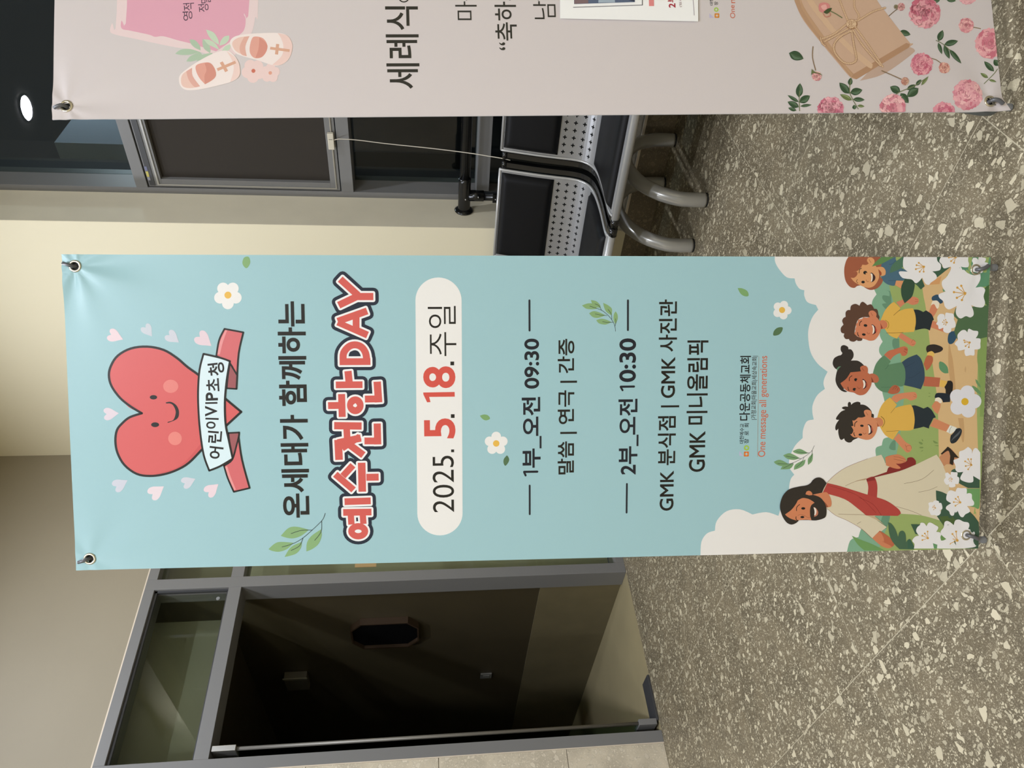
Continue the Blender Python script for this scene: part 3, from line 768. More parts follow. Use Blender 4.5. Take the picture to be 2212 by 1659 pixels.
def fol(B, lst): return [B.pt(*p) for p in lst]
Q1 = (-.0504, 1.3833, -1.1358, -.0717, .0495, .0043)
Q2 = (.82876243, 1.35481898, -1.1278832, .09524048, .0546848, .01871005)
b1 = Banner(Q1, []); b2 = Banner(Q2, [])
G1p = fol(b1, [(194, 1207), (162, 575), (2107.5, 582.5), (2086.6, 1155.5)])
gb = fol(b2, [(143.5, 229.6), (2137.9, 219)])
G2p = [gb[0], (BW-gb[0][0], gb[0][1]), (BW-gb[1][0], gb[1][1]), gb[1]]
b1.amps = [(G1p[0][0], G1p[0][1], .0016, 5, .6, .05), (G1p[1][0], G1p[1][1], .0036, 7, 1.2, .045), (G1p[1][0], G1p[1][1], .005, 3, .4, .12),
           (G1p[2][0], G1p[2][1], .0014, 5, 0, .03), (G1p[3][0], G1p[3][1], .0014, 5, 1, .03)]
b2.amps = [(G2p[0][0], G2p[0][1], .0024, 7, .3, .04), (G2p[0][0], G2p[0][1], .005, 3, 1.5, .14), (G2p[1][0], G2p[1][1], .004, 6, .3, .05), (G2p[3][0], G2p[3][1], .004, 4, 2.0, .04)]

cb = b2.pt(2186, 236); b2.pull = [(0, 0, cb[0], cb[1], -.004, .055)]

# ---- artwork of the light blue banner
Z1=(100,540,.23508);Z2=(100,880,.23508);Z3=(560,560,.18083);Z4=(560,860,.21708);Z4b=(560,820,.23513);Z5=(860,580,.18083);Z6=(860,880,.19286)
T1=(1240,620,.19892);T2=(1240,900,.19892);ZP=(1640,540,.23508);ZQ=(1740,720,.18987);ZR=(1500,940,.29837)
F6=(1780,850,.090416);F7=(1780,740,.090416);F8=(1800,550,.11757);K1=(1960,540,.15674);K2=(1960,780,.15674);K3=(1960,1000,.12055);K4=(1660,1000,.14467)
INK=(32,29,24); DK=(30,32,41); WHT=(236,233,228); GRN=(126,166,108)
B=b1
def full(x0, y0, x1, y1): return '%g,%g! %g,%g! %g,%g! %g,%g!' % (x0, y0, x1, y0, x1, y1, x0, y1)
# small pink hearts
B.zone=Z1
HS=[(-1,0),(-.86,-.42),(-.5,-.62),(-.08,-.42),(0,0)]
def heart(x, y, tx, ty, rgb):
    d=Vector((tx-x,ty-y)); L_=d.length; d.normalize(); m=Vector((-d.y,d.x))
    pr=[(-.62,0),(-.95,-.30),(-.95,-.62),(-.60,-.82),(-.10,-.72),(.45,-.36),(1,0),(.45,.36),(-.10,.72),(-.60,.82),(-.95,.62),(-.95,.30)]
    s=' '.join('%g,%g%s' % (x+(d.x*a+m.x*b)*L_, y+(d.y*a+m.y*b)*L_, '!' if k in (0,6) else '') for k,(a,b) in enumerate(pr)); B.P(rgb,s)
for x,y,tx,ty,c in [(640,795,708,822,(232,208,212)),(938,745,975,795,(200,205,212)),(1168,808,1222,850,(205,206,214)),(1455,830,1520,882,(228,206,212)),(598,1505,668,1500,(222,208,216)),
    (685,2151,748,2116,(205,206,216)),(1018,2216,1082,2171,(230,214,218)),(1312,2128,1372,2102,(208,208,216)),(1528,2196,1583,2150,(232,210,216))]: heart(x,y,tx,ty,c)
HO='(1410,1155)(1300,1075)(1200,990)(1080,918)(930,888)(780,905)(660,970)(597,1060)(576,1150)(600,1250)(680,1360)(780,1440)(880,1500)! (770,1536)(700,1591)(650,1656)(636,1756)(656,1866)(720,1976)(830,2056)(950,2076)(1080,2061)(1200,2021)(1310,1956)(1430,1835)(1560,1700)(1665,1605)(1793,1487)! (1655,1372)(1530,1262)'
B.P((214,98,96),HO); B.P((206,88,88),'(1200,2000)(1320,1900)(1430,1770)(1440,1820)(1320,1940)(1150,2035)(1000,2060)'); B.P((206,90,90),'(690,1360)(800,1430)(880,1497)(760,1445)')
B.L(INK,21,HO,closed=True)
B.E((30,28,26),987,1353,34,20); B.E((30,28,26),1002,1605,37,22); B.E((226,130,122),1146,1252,70,61); B.E((228,132,122),1185,1731,63,62)
B.P((34,32,28),'(1103,1400)(1150,1396)(1200,1430)(1222,1490)(1205,1550)(1125,1586)(1122,1578)(1170,1560)(1192,1490)(1170,1430)(1140,1410)(1108,1410)')
# ribbon tails, folds, ribbon
for c,s in [((212,108,110),'(1640,725)! (1812,757)! (1770,950)(1755,1180)! (1690,1040)(1565,975)! (1590,830)'),((158,88,90),'(1690,1040)! (1757,1150)! (1750,1276)! (1660,1270)! (1672,1150)'),
    ((158,90,92),'(1675,1681)! (1775,1676)! (1765,1740)(1715,1926)! (1690,1800)'),((212,106,108),'(1770,1720)! (1800,1926)(1870,2186)! (1725,2221)! (1670,2096)(1635,1981)! (1710,1926)(1750,1796)')]:
    B.P(c,s); B.L(INK,16,s,closed=True)
B.P((232,150,150),'(1648,735)! (1665,738)! (1625,850)(1598,960)! (1575,960)! (1600,840)'); B.P((232,150,148),'(1645,1990)! (1665,1985)! (1700,2090)(1745,2200)! (1728,2205)! (1680,2100)')
RB='(1448,955)! (1600,990)(1690,1022)! (1660,1200)(1643,1400)(1650,1600)(1680,1750)(1715,1916)! (1600,1985)(1500,2026)! (1450,1886)(1420,1696)(1403,1500)(1398,1300)(1412,1100)'
B.P((218,236,240),RB); B.L(INK,18,RB,closed=True)
B.C(INK,'어',1562,1862,128,112,-.12,.02); B.C(INK,'린',1550,1716,130,112,-.08,.02); B.C(INK,'이',1525,1592,122,100,-.03,.02); B.C(INK,'V',1518,1480,112,98,0,.025); B.C(INK,'I',1520,1405,112,16,.02,.02)
B.C(INK,'P',1524,1345,112,76,.04,.025); B.C(INK,'초',1532,1240,118,120,.06,.02); B.C(INK,'청',1565,1095,150,118,.12,.02)
# leaves and daisies
def daisy(x, y, R, r, cr, a0, c=WHT, yc=(232,184,80)):
    B.begin()
    for k in range(5): B.E(c,x+R*math.cos(a0+2*math.pi*k/5),y+R*math.sin(a0+2*math.pi*k/5),r,n=26)
    B.E(c,x,y,R*.8); B.end(c); B.E(yc,x,y,cr)
B.P((132,170,112),'(1803,105)(1820,68)(1860,64)(1874,115)(1850,162)(1828,163)(1806,135)')
daisy(1670,415,76,54,32,math.pi/2)
B.zone=Z6; daisy(1098,402,78,54,36,-math.pi/2)
B.P(GRN,'(915,92)! (960,78)(1005,88)(1028,125)(985,144)(945,128)'); B.P((84,114,80),'(1222,538)(1243,580)(1230,620)(1200,652)(1180,620)(1182,580)(1205,548)')
B.zone=ZP; daisy(208,552,50,38,28,-1.2); B.P((86,116,80),'(128,785)(133,745)(165,715)(212,712)(205,750)(175,780)')
B.zone=T1; B.P(GRN,'(1775,12)! (1825,15)(1880,45)(1893,95)(1850,100)(1805,70)')
B.zone=Z4
for s in ['(215,1370)! (280,1300)(340,1278)(420,1288)(495,1310)! (420,1368)(340,1395)(270,1388)','(92,1502)! (150,1450)(210,1430)(340,1438)! (280,1500)(200,1528)(130,1520)','(252,1580)! (300,1500)(350,1460)(425,1430)! (415,1490)(370,1545)(300,1570)','(470,1525)! (475,1440)(520,1370)(615,1305)! (622,1370)(590,1450)(530,1500)']: B.P((136,172,118),s)
for s in ['(657,1145)(630,1210)(540,1300)(430,1395)(330,1450)(228,1480)','(530,1312)(420,1315)(318,1347)','(435,1395)(400,1470)(318,1515)','(622,1225)(615,1330)(552,1415)']: B.L((44,54,56),5.5,s)
B.zone=T1
for s in ['(85,200)! (150,178)(210,185)(250,235)! (200,242)(130,235)','(182,142)! (240,155)(280,195)(288,225)! (240,220)(200,190)','(315,172)! (370,200)(410,240)(405,308)! (350,270)(325,220)','(450,265)! (470,300)(472,350)(448,405)! (428,360)(430,300)','(162,285)! (210,262)(270,275)(340,308)! (260,335)(200,325)','(240,360)! (290,345)(350,355)(405,382)! (340,408)(270,395)']: B.P((136,170,116),s)
for s in ['(448,480)(440,420)(410,360)(360,300)(290,250)(170,208)','(295,250)(270,205)(225,182)','(410,350)(400,290)(368,245)','(355,310)(290,305)(228,292)','(420,383)(360,385)(308,375)','(440,430)(452,390)(448,345)']: B.L((44,54,56),4.5,s)
# first headline
B.zone=(0,0,1)
B.T(INK,'온세대가 함께하는',(670,1117.5),(598,651),.024)
# big outlined title: strokes of every letter (zones Z4b and Z3)
BAR=[]
def bars(zone, lst):
    B.zone=zone
    for w,s in lst: BAR.append((B.parse(s,False,False), w*zone[2]*.000862))
def ringo(zone,x,y,rx,ry,w):
    B.zone=zone; BAR.append(([B.z(x+rx*math.cos(a),y+ry*math.sin(a)) for a in [2*math.pi*k/28 for k in range(29)]], w*zone[2]*.000862))
ringo(Z4b,910,1392,62,46,62)                                                      # 예
bars(Z4b,[(66,'772,1219 1032,1215'),(60,'840,1210 848,1330'),(60,'950,1210 958,1325'),(66,'785,1120 1025,1112')])
bars(Z4b,[(64,'700,868 868,1012'),(64,'862,785 770,885'),(72,'942,762 948,1028'),(68,'985,896 1098,894')])   # 수
bars(Z4b,[(72,'726,552 735,736'),(70,'722,580 935,535'),(62,'762,630 925,522'),(68,'835,600 958,692'),(70,'690,422 942,425'),(62,'805,455 810,548')])   # 전
bars(Z4b,[(66,'968,562 1090,562'),(68,'1085,402 1090,594')])
ringo(Z4b,884,235,44,50,66)                                                       # 한
bars(Z4b,[(66,'634,238 745,236'),(66,'758,132 764,342'),(64,'705,48 950,46'),(60,'826,-30 828,30')])
bars(Z4b,[(66,'972,178 1105,176'),(70,'1085,18 1098,208')])
bars(Z3,[(88,'1062,1335 1078,1490'),])
bars(Z3,[(84,'962,1224 1330,1222')])                                              # D
B.zone=Z3; BAR.append((B.parse('(1004,1222)(1010,1120)(1070,1045)(1145,1022)(1222,1048)(1272,1120)(1287,1222)',False,True),86*Z3[2]*.000862))
bars(Z3,[(86,'1290,618 940,742'),(86,'1295,906 940,750'),(84,'1158,665 1158,850')])  # A
bars(Z3,[(86,'968,238 1180,430'),(86,'950,550 1180,440'),(88,'1170,446 1364,446')])  # Y
def setl(extra, rgb, joints):
    B.begin()
    for p,w in BAR:
        if extra and len(p)==2:
            a,b=Vector(p[0]),Vector(p[1]); dd=(b-a).normalized(); m=Vector((-dd.y,dd.x)); h=w/2; r=extra/2
            cs=[a+m*h,b+m*h,b-m*h,a-m*h]; B.group+=[[tuple(cs[0]),tuple(cs[1]),tuple(cs[2])],[tuple(cs[0]),tuple(cs[2]),tuple(cs[3])]]
            B.stroke2([tuple(c) for c in cs],extra,rgb,closed=True)
        else: B.stroke2(p,w+extra,rgb,closed=math.dist(p[0],p[-1])<1e-6,joints=True,caps=False)
    B.end(rgb)
setl(.0200,(34,43,58),True); setl(.0074,(240,238,236),True); setl(0,(212,94,86),False)
B.zone=Z3; B.P((240,238,236),'(1026,755)! (1118,722)! (1118,795)!',smooth=False); B.P((34,43,58),'(1070,1150)! (1085,1110)(1130,1092)(1175,1110)(1195,1150)!')
B.zone=Z4b; B.E((240,238,236),910,1392,24,14); B.E((240,238,236),882,237,18,14)
# date capsule
B.zone=(0,0,1)
B.stroke2([B.z(950.5,1108.5),B.z(947.5,649.5)],103*.000862,WHT)
B.T(INK,'2025',(981.5,1106),(934,984.5),-.004); B.P(INK,full(974.5,976.5,981,970.5),smooth=False)
RD=(212,84,72)
B.T(RD,'5',(984,946.5),(916,904),.022); B.P(INK,full(974,894.5,982,902.5),smooth=False)
B.zone=Z5; B.P(RD,'(300,1480)! (675,1474)! (677,1530)! (372,1533)! (387,1595)! (347,1597)! (303,1505)!',smooth=False); B.zone=(0,0,1); B.T(RD,'8',(984,838),(914,791.5),.022); B.P(INK,full(973,781,981,789),smooth=False)
B.T(INK,'주일',(986,769),(924,661),-.006)
# programme
B.L(DK,4.4,'1143.5,649 1143.7,714',smooth=False); B.L(DK,4.2,'1144,1048.5 1144.2,1110.5',smooth=False)
B.T(DK,'부_오전 09:30',(1169.5,1009.8),(1126.5,731.5),.022); B.zone=Z6; B.begin(); B.L(DK,27,'1412,720 1557,718',smooth=False); B.L(DK,25,'1410,722 1427,760',smooth=False); B.end(DK); B.zone=(0,0,1)
B.T(INK,'말씀 | 연극 | 간증',(1245.5,1024),(1204.5,732),.016)
B.L(DK,4.4,'1356.2,649 1356,713',smooth=False); B.L(DK,4.2,'1353.8,1045 1353.2,1107',smooth=False)
B.T(DK,'2부_오전',(1378,1024.5),(1335.5,861.5),.022); B.T(DK,'0:30',(1373,825),(1337.5,731),.022); B.zone=T1; B.begin(); B.L(DK,25,'505,1082 648,1080',smooth=False); B.L(DK,23,'504,1084 524,1120',smooth=False); B.end(DK); B.zone=(0,0,1)
B.T(INK,'GMK 분식점 | GMK 사진관',(1463.5,1102.5),(1423.5,647),.016)
B.T(INK,'GMK 미니올림픽',(1525.5,1018.7),(1484.5,735.4),.016)
BK=(26,27,30)
B.T(BK,'대한예수교',(1606,958),(1597.5,915),.012); B.T(BK,'장  로  회',(1616.5,957.7),(1607.5,914.3),.012)
B.T(BK,'다운공동체교회',(1619,908),(1598.5,768.8),.018)
B.T((60,52,44),'|가정교회|마을교회|세상속교회|',(1634,906.4),(1624,768.8),.01)
B.L((160,140,118),.9,'1635.8,986 1638.4,770',smooth=False)
B.T((208,110,82),'One message all generations',(1657,986.5),(1641,768.8),.006)
B.stroke2([B.z(1612+4.2*math.cos(a),967.2+4.2*math.sin(a)) for a in [2*math.pi*k/18 for k in range(18)]],3.6*.000862,(164,196,84),closed=True)
B.stroke2([B.z(*q) for q in ((1608,976.8),(1615.4,976.8),(1615.2,984.2),(1607.8,984.2))],3.8*.000862,(232,134,66),closed=True)
B.P((190,186,214),'1596.5,984! 1605,984.5! 1596.5,974!',smooth=False)
# ---- illustration at the foot
B.zone=ZP
Wc='(145,50)! (146,100)(160,180)(200,225)(250,250)(322,262)! (335,310)(370,355)(414,370)! (412,420)(440,480)(518,505)! (540,550)! (490,610)(455,700)(445,800)(470,936)(520,1010)(580,1040)(668,1112)! (645,1150)(640,1200)(646,1266)! (580,1320)(535,1400)(530,1480)(545,1545)! (500,1560)(470,1590)(460,1625)(467,1700)! (420,1735)(380,1820)(370,1900)(360,1950)(390,2000)(420,2045)! (404,2100)(394,2160)(380,2300)(260,2400)(250,2426)(240,2460)! (100,2420)! (-60,2380)(-110,2395)(-200,2460)(-250,2500)! '
# cloud outline in photograph pixels
B.zone=(0,0,1)
CL='(1674,548)! (1674,565)(1683,582)(1699,599)(1716,601.5)! (1719,613)(1727,624)(1737,627)! (1737,639)(1744,653)(1762,659)! (1767,669)! (1755,684)(1747,705)(1745,728)(1750,760)(1765,785)(1787,803)! (1780,817)(1778,829)(1781,840)! (1765,853)(1755,873)(1754,890)(1757,906)! (1742,910)(1734,928)(1733,946)! (1717,962)(1706,985)(1704,1008)(1715,1025)! (1707,1036)(1704,1060)(1712,1080)(1690,1092)(1681,1114)! (1655,1106)(1625,1111)! (1598,1100)(1569,1104)(1548,1125)(1544,1146)! (1527,1152)(1515,1170)(1513,1200)! (2150,1200)! (2150,548)!'
B.P((234,230,225),CL)
B.P((130,172,142),'(1893,548)! (1888,610)(1887,622)(1893,636)! (1884,650)(1884,668)(1896,690)(1900,706)(1900,725)(1906,738)! (1899,750)(1899,762)(1907,777)(1905,810)(1905,845)(1910,867)(1915,905)(1920,944)! (1908,948)(1904,962)! (1892,967)(1891,980)(1896,1000)(1905,1030)(1880,1140)! (1862,1140)(1854,1160)! (1836,1168)(1828,1200)! (2150,1200)! (2150,548)!')
B.P((104,144,116),'(1911,626)(1920,630)(1921,640)! (1907,638)(1906,646)(1914,655)! (1905,657)(1910,665)(1918,672)! (1912,680)(1915,690)(1925,690)! (1925,630)!'); B.P((104,144,116),'(1929,732)(1927,745)(1932,755)(1942,752)! (1942,732)!'); B.P((104,144,116),'(1928,952)(1922,960)(1920,968)(1927,972)(1934,972)! (1934,950)!')
B.P((104,144,116),'(1907,1112)(1902,1140)(1921,1140)! (1922,1110)!')
B.P((154,172,104),'(1917,548)! (1921,620)(1931,660)(1941,728)(1946,790)(1952,853)(1947,900)(1943,945)(1937,975)(1934,1000)! (1925,1100)(1917,1135)(1905,1165)(1895,1200)! (2150,1200)! (2150,548)!')
B.P((217,182,132),'(1985,548)! (1993,630)(2000,670)(2010,760)(2020,830)(2025,880)(2027,960)(2028,1000)! (2035,1050)(2060,1080)(2110,1160)! (2118,1140)(2110,900)(2112,780)(2118,548)!')
B.P((136,160,92),'(2128,690)! (2111,760)(2113,800)(2117,860)(2116,900)! (2140,900)! (2140,690)!')
B.zone=K2
for s in ['(573,-250)(600,-120)(625,0)(650,230)(665,430)! (625,440)! (600,330)(575,200)(560,0)(562,-150)','(695,785)! (770,785)! (782,960)(775,1100)(755,1110)(735,1020)']: B.P((200,160,112),s)
B.P((204,166,120),'(795,70)(808,110)(798,158)(784,120)'); B.P((98,146,104),'(430,30)! (445,5)(500,25)(550,85)(562,165)! (500,165)(440,110)')
for s in ['(935,250)(970,280)(1005,345)! (1000,365)(950,310)','(890,338)(950,365)(1010,430)! (1005,465)(940,420)(900,375)','(970,465)(1010,480)(1000,495)(975,480)','(975,560)(985,525)(1015,510)! (1010,540)']: B.P((112,150,100),s)
for s in ['(150,1115)(185,1115)(210,1140)(180,1148)','(195,1075)(210,1085)(212,1105)(197,1095)','(165,1183)(210,1182)(212,1198)(170,1200)','(180,1245)(210,1225)(205,1240)','(350,1092)(390,1110)(420,1130)(385,1135)(360,1120)','(370,1162)(420,1160)(420,1172)','(285,438)(315,440)(300,447)','(280,483)(315,482)(300,492)']: B.P((122,144,82),s)
# --- boy with spiky hair
SK=(212,138,98); SKD=(176,98,64)
B.zone=ZQ
B.P((212,136,98),'(965,745)! (1010,700)(1080,682)(1200,668)(1245,672)(1265,710)(1250,745)(1190,765)(1140,740)(1080,755)(1030,790)!')
for s in ['(1232,690)(1255,705)','(1225,715)(1258,725)']: B.L(SKD,5,s)
B.P((212,136,98),'(1000,1200)! (1055,1135)! (1130,1230)(1190,1270)(1205,1310)(1185,1345)(1150,1355)(1110,1320)')
for s in ['(1140,1290)(1165,1275)(1195,1280)(1200,1310)','(1145,1300)(1150,1330)(1180,1340)','(1130,1265)(1145,1300)']: B.L(SKD,5,s)
B.P((38,48,54),'(1205,822)! (1250,820)(1340,855)! (1385,835)! (1430,870)(1480,955)! (1450,965)! (1405,1055)! (1400,1083)! (1340,1062)! (1290,1075)(1225,1088)!')
B.P(SK,'(1430,830)! (1470,775)(1520,770)(1532,830)(1500,920)! (1462,890)! (1440,850)'); B.P((238,226,206),'(1465,770)! (1480,730)(1520,728)(1545,755)(1548,785)! (1525,795)(1500,775)')
B.P((34,42,52),'(1468,710)(1490,680)(1560,678)(1645,690)! (1640,780)! (1560,785)! (1545,750)(1510,728)(1470,735)'); B.P((38,34,32),'(1590,640)! (1575,600)(1600,575)(1612,540)! (1650,540)(1672,570)(1668,650)(1645,705)! (1590,680)!')
B.P(SK,'(1460,965)! (1640,1045)! (1598,1118)! (1410,1055)!'); B.P((232,230,218),'(1640,1045)! (1718,1075)(1700,1105)(1650,1145)! (1598,1118)!'); B.L((70,90,92),4,'(1660,1060)(1640,1090)(1630,1130)')
B.P((38,44,50),'(1710,1085)! (1750,1078)(1775,1105)(1760,1165)(1710,1235)(1660,1252)(1640,1220)(1648,1160)! (1680,1130)'); B.P((88,94,98),'(1765,1095)! (1740,1150)(1680,1200)(1650,1230)(1680,1180)(1730,1130)')
B.P((222,176,82),'(812,955)! (840,860)(890,780)(955,728)! (1035,810)! (1010,850)! (1090,825)(1190,808)! (1220,860)(1238,980)(1225,1088)! (1180,1105)(1060,1105)! (990,1210)! (900,1155)(840,1060)!'); B.L((120,88,40),4,'(1012,848)(990,875)(965,905)'); B.L((130,96,44),4,'(915,1114)(985,1112)(1060,1106)')
B.zone=F6
B.P((206,132,92),'(1190,590)! (1300,570)(1380,620)(1405,700)(1370,770)(1290,790)(1240,790)! (1250,680)'); B.P((170,90,60),'(1195,610)! (1250,690)(1305,780)! (1255,790)!')
B.L((130,94,44),14,'(1350,545)(1420,610)(1435,700)(1380,800)')
B.P((52,46,40),'(800,800)! (900,700)! (1000,540)! (1180,585)! (1180,500)(1135,480)! (1120,410)(1040,320)(950,270)(860,262)! (855,215)(790,195)(700,220)(635,270)! (630,220)(590,198)(560,240)(562,315)! (500,308)(440,320)(420,350)(460,378)(500,388)! (400,430)(310,530)(275,600)(300,625)(350,625)! (280,730)(258,830)(285,880)(330,840)! (335,960)(370,1080)(415,1105)(470,1070)! (500,1130)(570,1168)(640,1160)(690,1110)(790,1065)! (900,950)!')
B.P(SK,'(665,640)! (720,640)(805,568)! (900,570)(978,542)! (940,450)(960,400)(1030,385)(1110,420)(1120,500)(1115,560)! (1190,590)(1240,660)(1262,800)(1220,960)(1130,1070)(1020,1105)(900,1085)(790,1050)(690,1040)(610,968)! (650,962)(685,900)(680,850)(638,780)! (690,770)!')
B.L((150,80,50),9,'(990,442)(1010,480)(1040,515)'); B.E((30,34,34),893,768,42,27,.1); B.E((30,34,34),855,980,44,27,0)
B.L((34,30,28),20,'(775,662)(725,710)(718,785)'); B.L((34,30,28),20,'(702,932)(702,970)(725,1012)'); B.L((150,80,50),10,'(920,935)(950,970)(995,940)')
B.P((64,32,40),'(1022,745)! (1050,730)(1110,770)(1150,850)(1140,930)(1080,975)(1040,975)! (1095,900)(1090,820)'); B.P((190,96,72),'(1112,790)! (1160,850)(1150,920)(1125,870)'); B.P((244,232,216),'(1035,745)! (1070,770)(1098,850)(1090,930)(1052,955)! (1058,880)(1050,800)')
# --- girl with bun
S2=(190,108,76); S2D=(140,66,48)
B.zone=ZQ
B.P((196,112,80),'(890,245)! (940,200)(1010,180)(1070,160)(1120,148)(1155,165)(1160,205)(1140,250)(1095,255)(1070,225)(1000,260)(962,305)!')
for s in ['(1120,180)(1150,195)','(1115,200)(1148,225)','(1125,172)(1155,185)']: B.L(S2D,5,s)
B.P((186,104,72),'(1368,270)(1400,248)(1440,265)(1445,320)(1410,390)(1370,425)! (1340,350)!'); B.P((228,186,98),'(1375,250)! (1395,205)(1440,200)(1462,225)(1455,270)! (1425,255)(1390,250)'); B.P((50,42,40),'(1368,180)(1385,140)(1460,125)(1540,150)(1560,180)(1530,210)(1465,228)! (1430,202)(1380,220)! ')
B.P((186,104,76),'(1355,490)! (1530,505)! (1515,610)! (1335,600)!'); B.P((228,184,92),'(1530,528)! (1610,545)! (1590,590)(1570,615)! (1518,605)!'); 
B.P((54,74,92),'(1090,330)! (1160,280)(1260,240)! (1310,290)(1345,400)(1352,500)(1340,560)(1308,637)! (1230,615)(1118,590)! (1130,460)(1110,370)')
B.L((40,56,72),4,'(1110,395)(1180,360)(1240,325)'); B.L((40,56,72),4,'(1165,512)(1230,490)(1300,440)')
B.P((96,134,100),'(760,460)! (790,360)(840,290)(890,250)! (965,320)! (940,355)! (1090,328)! (1125,400)(1132,500)(1118,590)! (1080,605)(1030,590)! (935,675)! (860,660)(800,610)(768,545)!'); B.L((60,96,72),4,'(940,360)(915,395)(900,408)'); B.L((70,106,80),4,'(855,612)(920,614)(965,612)')
B.P((180,100,70),'(930,675)! (960,620)(1005,588)(1050,602)(1070,640)(1050,675)(1000,690)(960,688)'); 
for s in ['(985,640)(1010,605)(1035,605)','(1010,635)(1030,610)','(1035,650)(1050,620)']: B.L((120,60,44),4,s)
B.zone=F7
B.P((186,106,76),'(1060,755)! (1160,740)(1260,790)(1300,880)(1260,950)(1180,955)(1130,950)!'); B.P((130,64,44),'(1085,790)! (1140,860)(1180,950)! (1130,950)!')
B.P((52,46,42),'(470,60)(560,100)(575,160)! (640,165)(695,250)(690,350)(635,430)! (780,430)(880,480)(950,550)! (1000,640)(1040,735)! (870,690)! (700,760)! (700,1000)! (450,1110)! (550,1172)! (480,1180)(380,1130)(300,1020)(265,900)(280,760)(310,650)! (240,600)(198,500)(230,380)(320,320)(400,295)(430,250)! (390,180)(400,90)'); B.P((96,138,108),'(300,660)! (290,625)! (340,575)(398,570)! (350,610)(310,670)!')
B.P(S2,'(620,710)! (870,685)! (850,600)(900,555)(980,555)(1030,610)(1035,680)! (1030,720)! (1100,790)(1125,950)(1080,1090)(980,1220)(870,1258)(780,1240)(700,1195)(560,1165)(450,1080)(378,970)! (520,860)')
B.L((120,56,36),9,'(900,610)(925,650)(945,675)'); B.E((30,32,32),745,885,38,36); B.E((30,32,32),712,1115,40,35); B.E(S2,775,900,14); B.E(S2,745,1128,14)
B.L((34,30,28),17,'(655,790)(595,840)(590,912)'); B.L((34,30,28),17,'(560,1062)(562,1100)(585,1142)'); B.L((120,56,40),10,'(785,1060)(820,1098)(860,1075)')
B.P((56,26,40),'(900,880)! (930,872)(990,930)(1020,1010)(980,1080)(910,1118)! (960,1050)(970,970)'); B.P((160,72,52),'(990,945)! (1025,1000)(1000,1060)(985,1000)'); B.P((240,226,210),'(908,895)! (950,910)(975,980)(960,1060)(915,1100)! (930,1000)')
# --- curly haired boy
S3=(212,132,98)
B.zone=ZP
B.P(S3,'(1255,480)! (1320,455)(1400,430)(1450,440)(1465,465)(1450,495)(1400,505)(1350,485)(1295,528)!'); B.P(S3,'(1275,800)! (1300,760)! (1380,810)(1430,840)(1435,860)(1410,885)(1375,870)')
for s in ['(1395,850)(1410,825)(1430,840)','(1400,870)(1425,865)']: B.L(SKD,4,s)
for s in ['(1430,452)(1455,458)','(1428,475)(1458,472)']: B.L(SKD,4,s)
B.P(S3,'(1555,575)! (1580,510)(1605,495)(1640,520)(1625,570)(1595,618)! (1560,600)'); B.P((236,222,200),'(1575,510)! (1590,470)(1620,458)(1650,480)(1648,525)! (1630,540)(1605,498)'); B.P((50,78,100),'(1582,440)(1600,420)(1640,410)(1670,440)(1685,480)(1660,495)! (1630,465)(1590,465)')
B.P(S3,'(1590,650)! (1700,690)! (1720,765)! (1565,708)!'); B.P((50,82,104),'(1735,780)(1760,750)(1800,745)! (1815,790)(1785,850)(1750,865)(1730,840)')
B.P((38,46,50),'(1415,548)! (1460,550)(1505,570)! (1530,555)! (1580,590)(1603,640)! (1590,650)! (1565,740)! (1515,722)(1430,738)!')
B.P((224,178,84),'(1112,645)! (1150,560)(1200,500)(1235,477)! (1295,535)! (1280,562)! (1340,542)(1410,535)! (1432,600)(1435,680)(1418,752)! (1300,760)! (1262,815)! (1190,780)(1135,700)!'); B.L((110,80,36),4,'(1290,550)(1260,575)(1232,600)'); B.L((130,96,44),4,'(1165,762)(1240,762)(1320,758)')
B.zone=F8
B.P((206,124,88),'(835,1215)! (920,1205)(980,1250)(985,1320)(940,1360)(860,1370)!'); B.P((150,66,50),'(845,1240)! (905,1350)! (870,1368)!'); B.L((130,94,44),8,'(950,1205)(1005,1250)(1010,1320)(980,1362)')
B.P((92,64,50),'(545,870)(620,930)! (690,915)(742,995)! (800,1010)(820,1100)! (842,1150)(825,1215)! (780,1150)(660,1150)(540,1150)(450,1195)(405,1300)(385,1400)(380,1450)! (440,1510)(530,1530)! (510,1580)(440,1585)(430,1565)! (370,1600)(300,1585)(280,1550)! (220,1550)(185,1500)(195,1450)! (140,1430)(130,1350)(180,1285)! (155,1220)(180,1165)(220,1145)! (220,1060)(260,1020)(305,1020)! (320,940)(400,905)(475,940)! (500,885)')
B.P((210,130,94),'(448,1195)! (520,1180)(545,1150)! (610,1160)(665,1145)! (640,1080)(670,1035)(730,1030)(785,1080)(780,1140)! (835,1210)(865,1330)(840,1450)(760,1560)(670,1583)(590,1560)(470,1520)(395,1470)(378,1450)! (400,1400)(392,1380)! (412,1320)(405,1285)! (440,1240)')
B.L((150,80,54),7,'(685,1068)(700,1100)(718,1120)'); B.E((30,32,32),583,1302,34,24,.15); B.E((30,32,32),552,1468,34,22,.1); B.L((34,30,28),14,'(515,1220)(480,1250)(475,1305)'); B.L((34,30,28),14,'(438,1432)(440,1465)(462,1500)'); B.L((150,80,54),8,'(612,1425)(635,1458)(665,1438)')
B.P((66,34,38),'(690,1290)! (710,1282)(760,1320)(790,1390)(770,1440)(705,1480)! (745,1420)(735,1340)'); B.P((196,84,66),'(762,1330)! (795,1390)(775,1430)(765,1380)'); B.P((244,230,214),'(698,1292)! (730,1310)(748,1370)(740,1430)(710,1458)! (720,1380)(712,1330)')
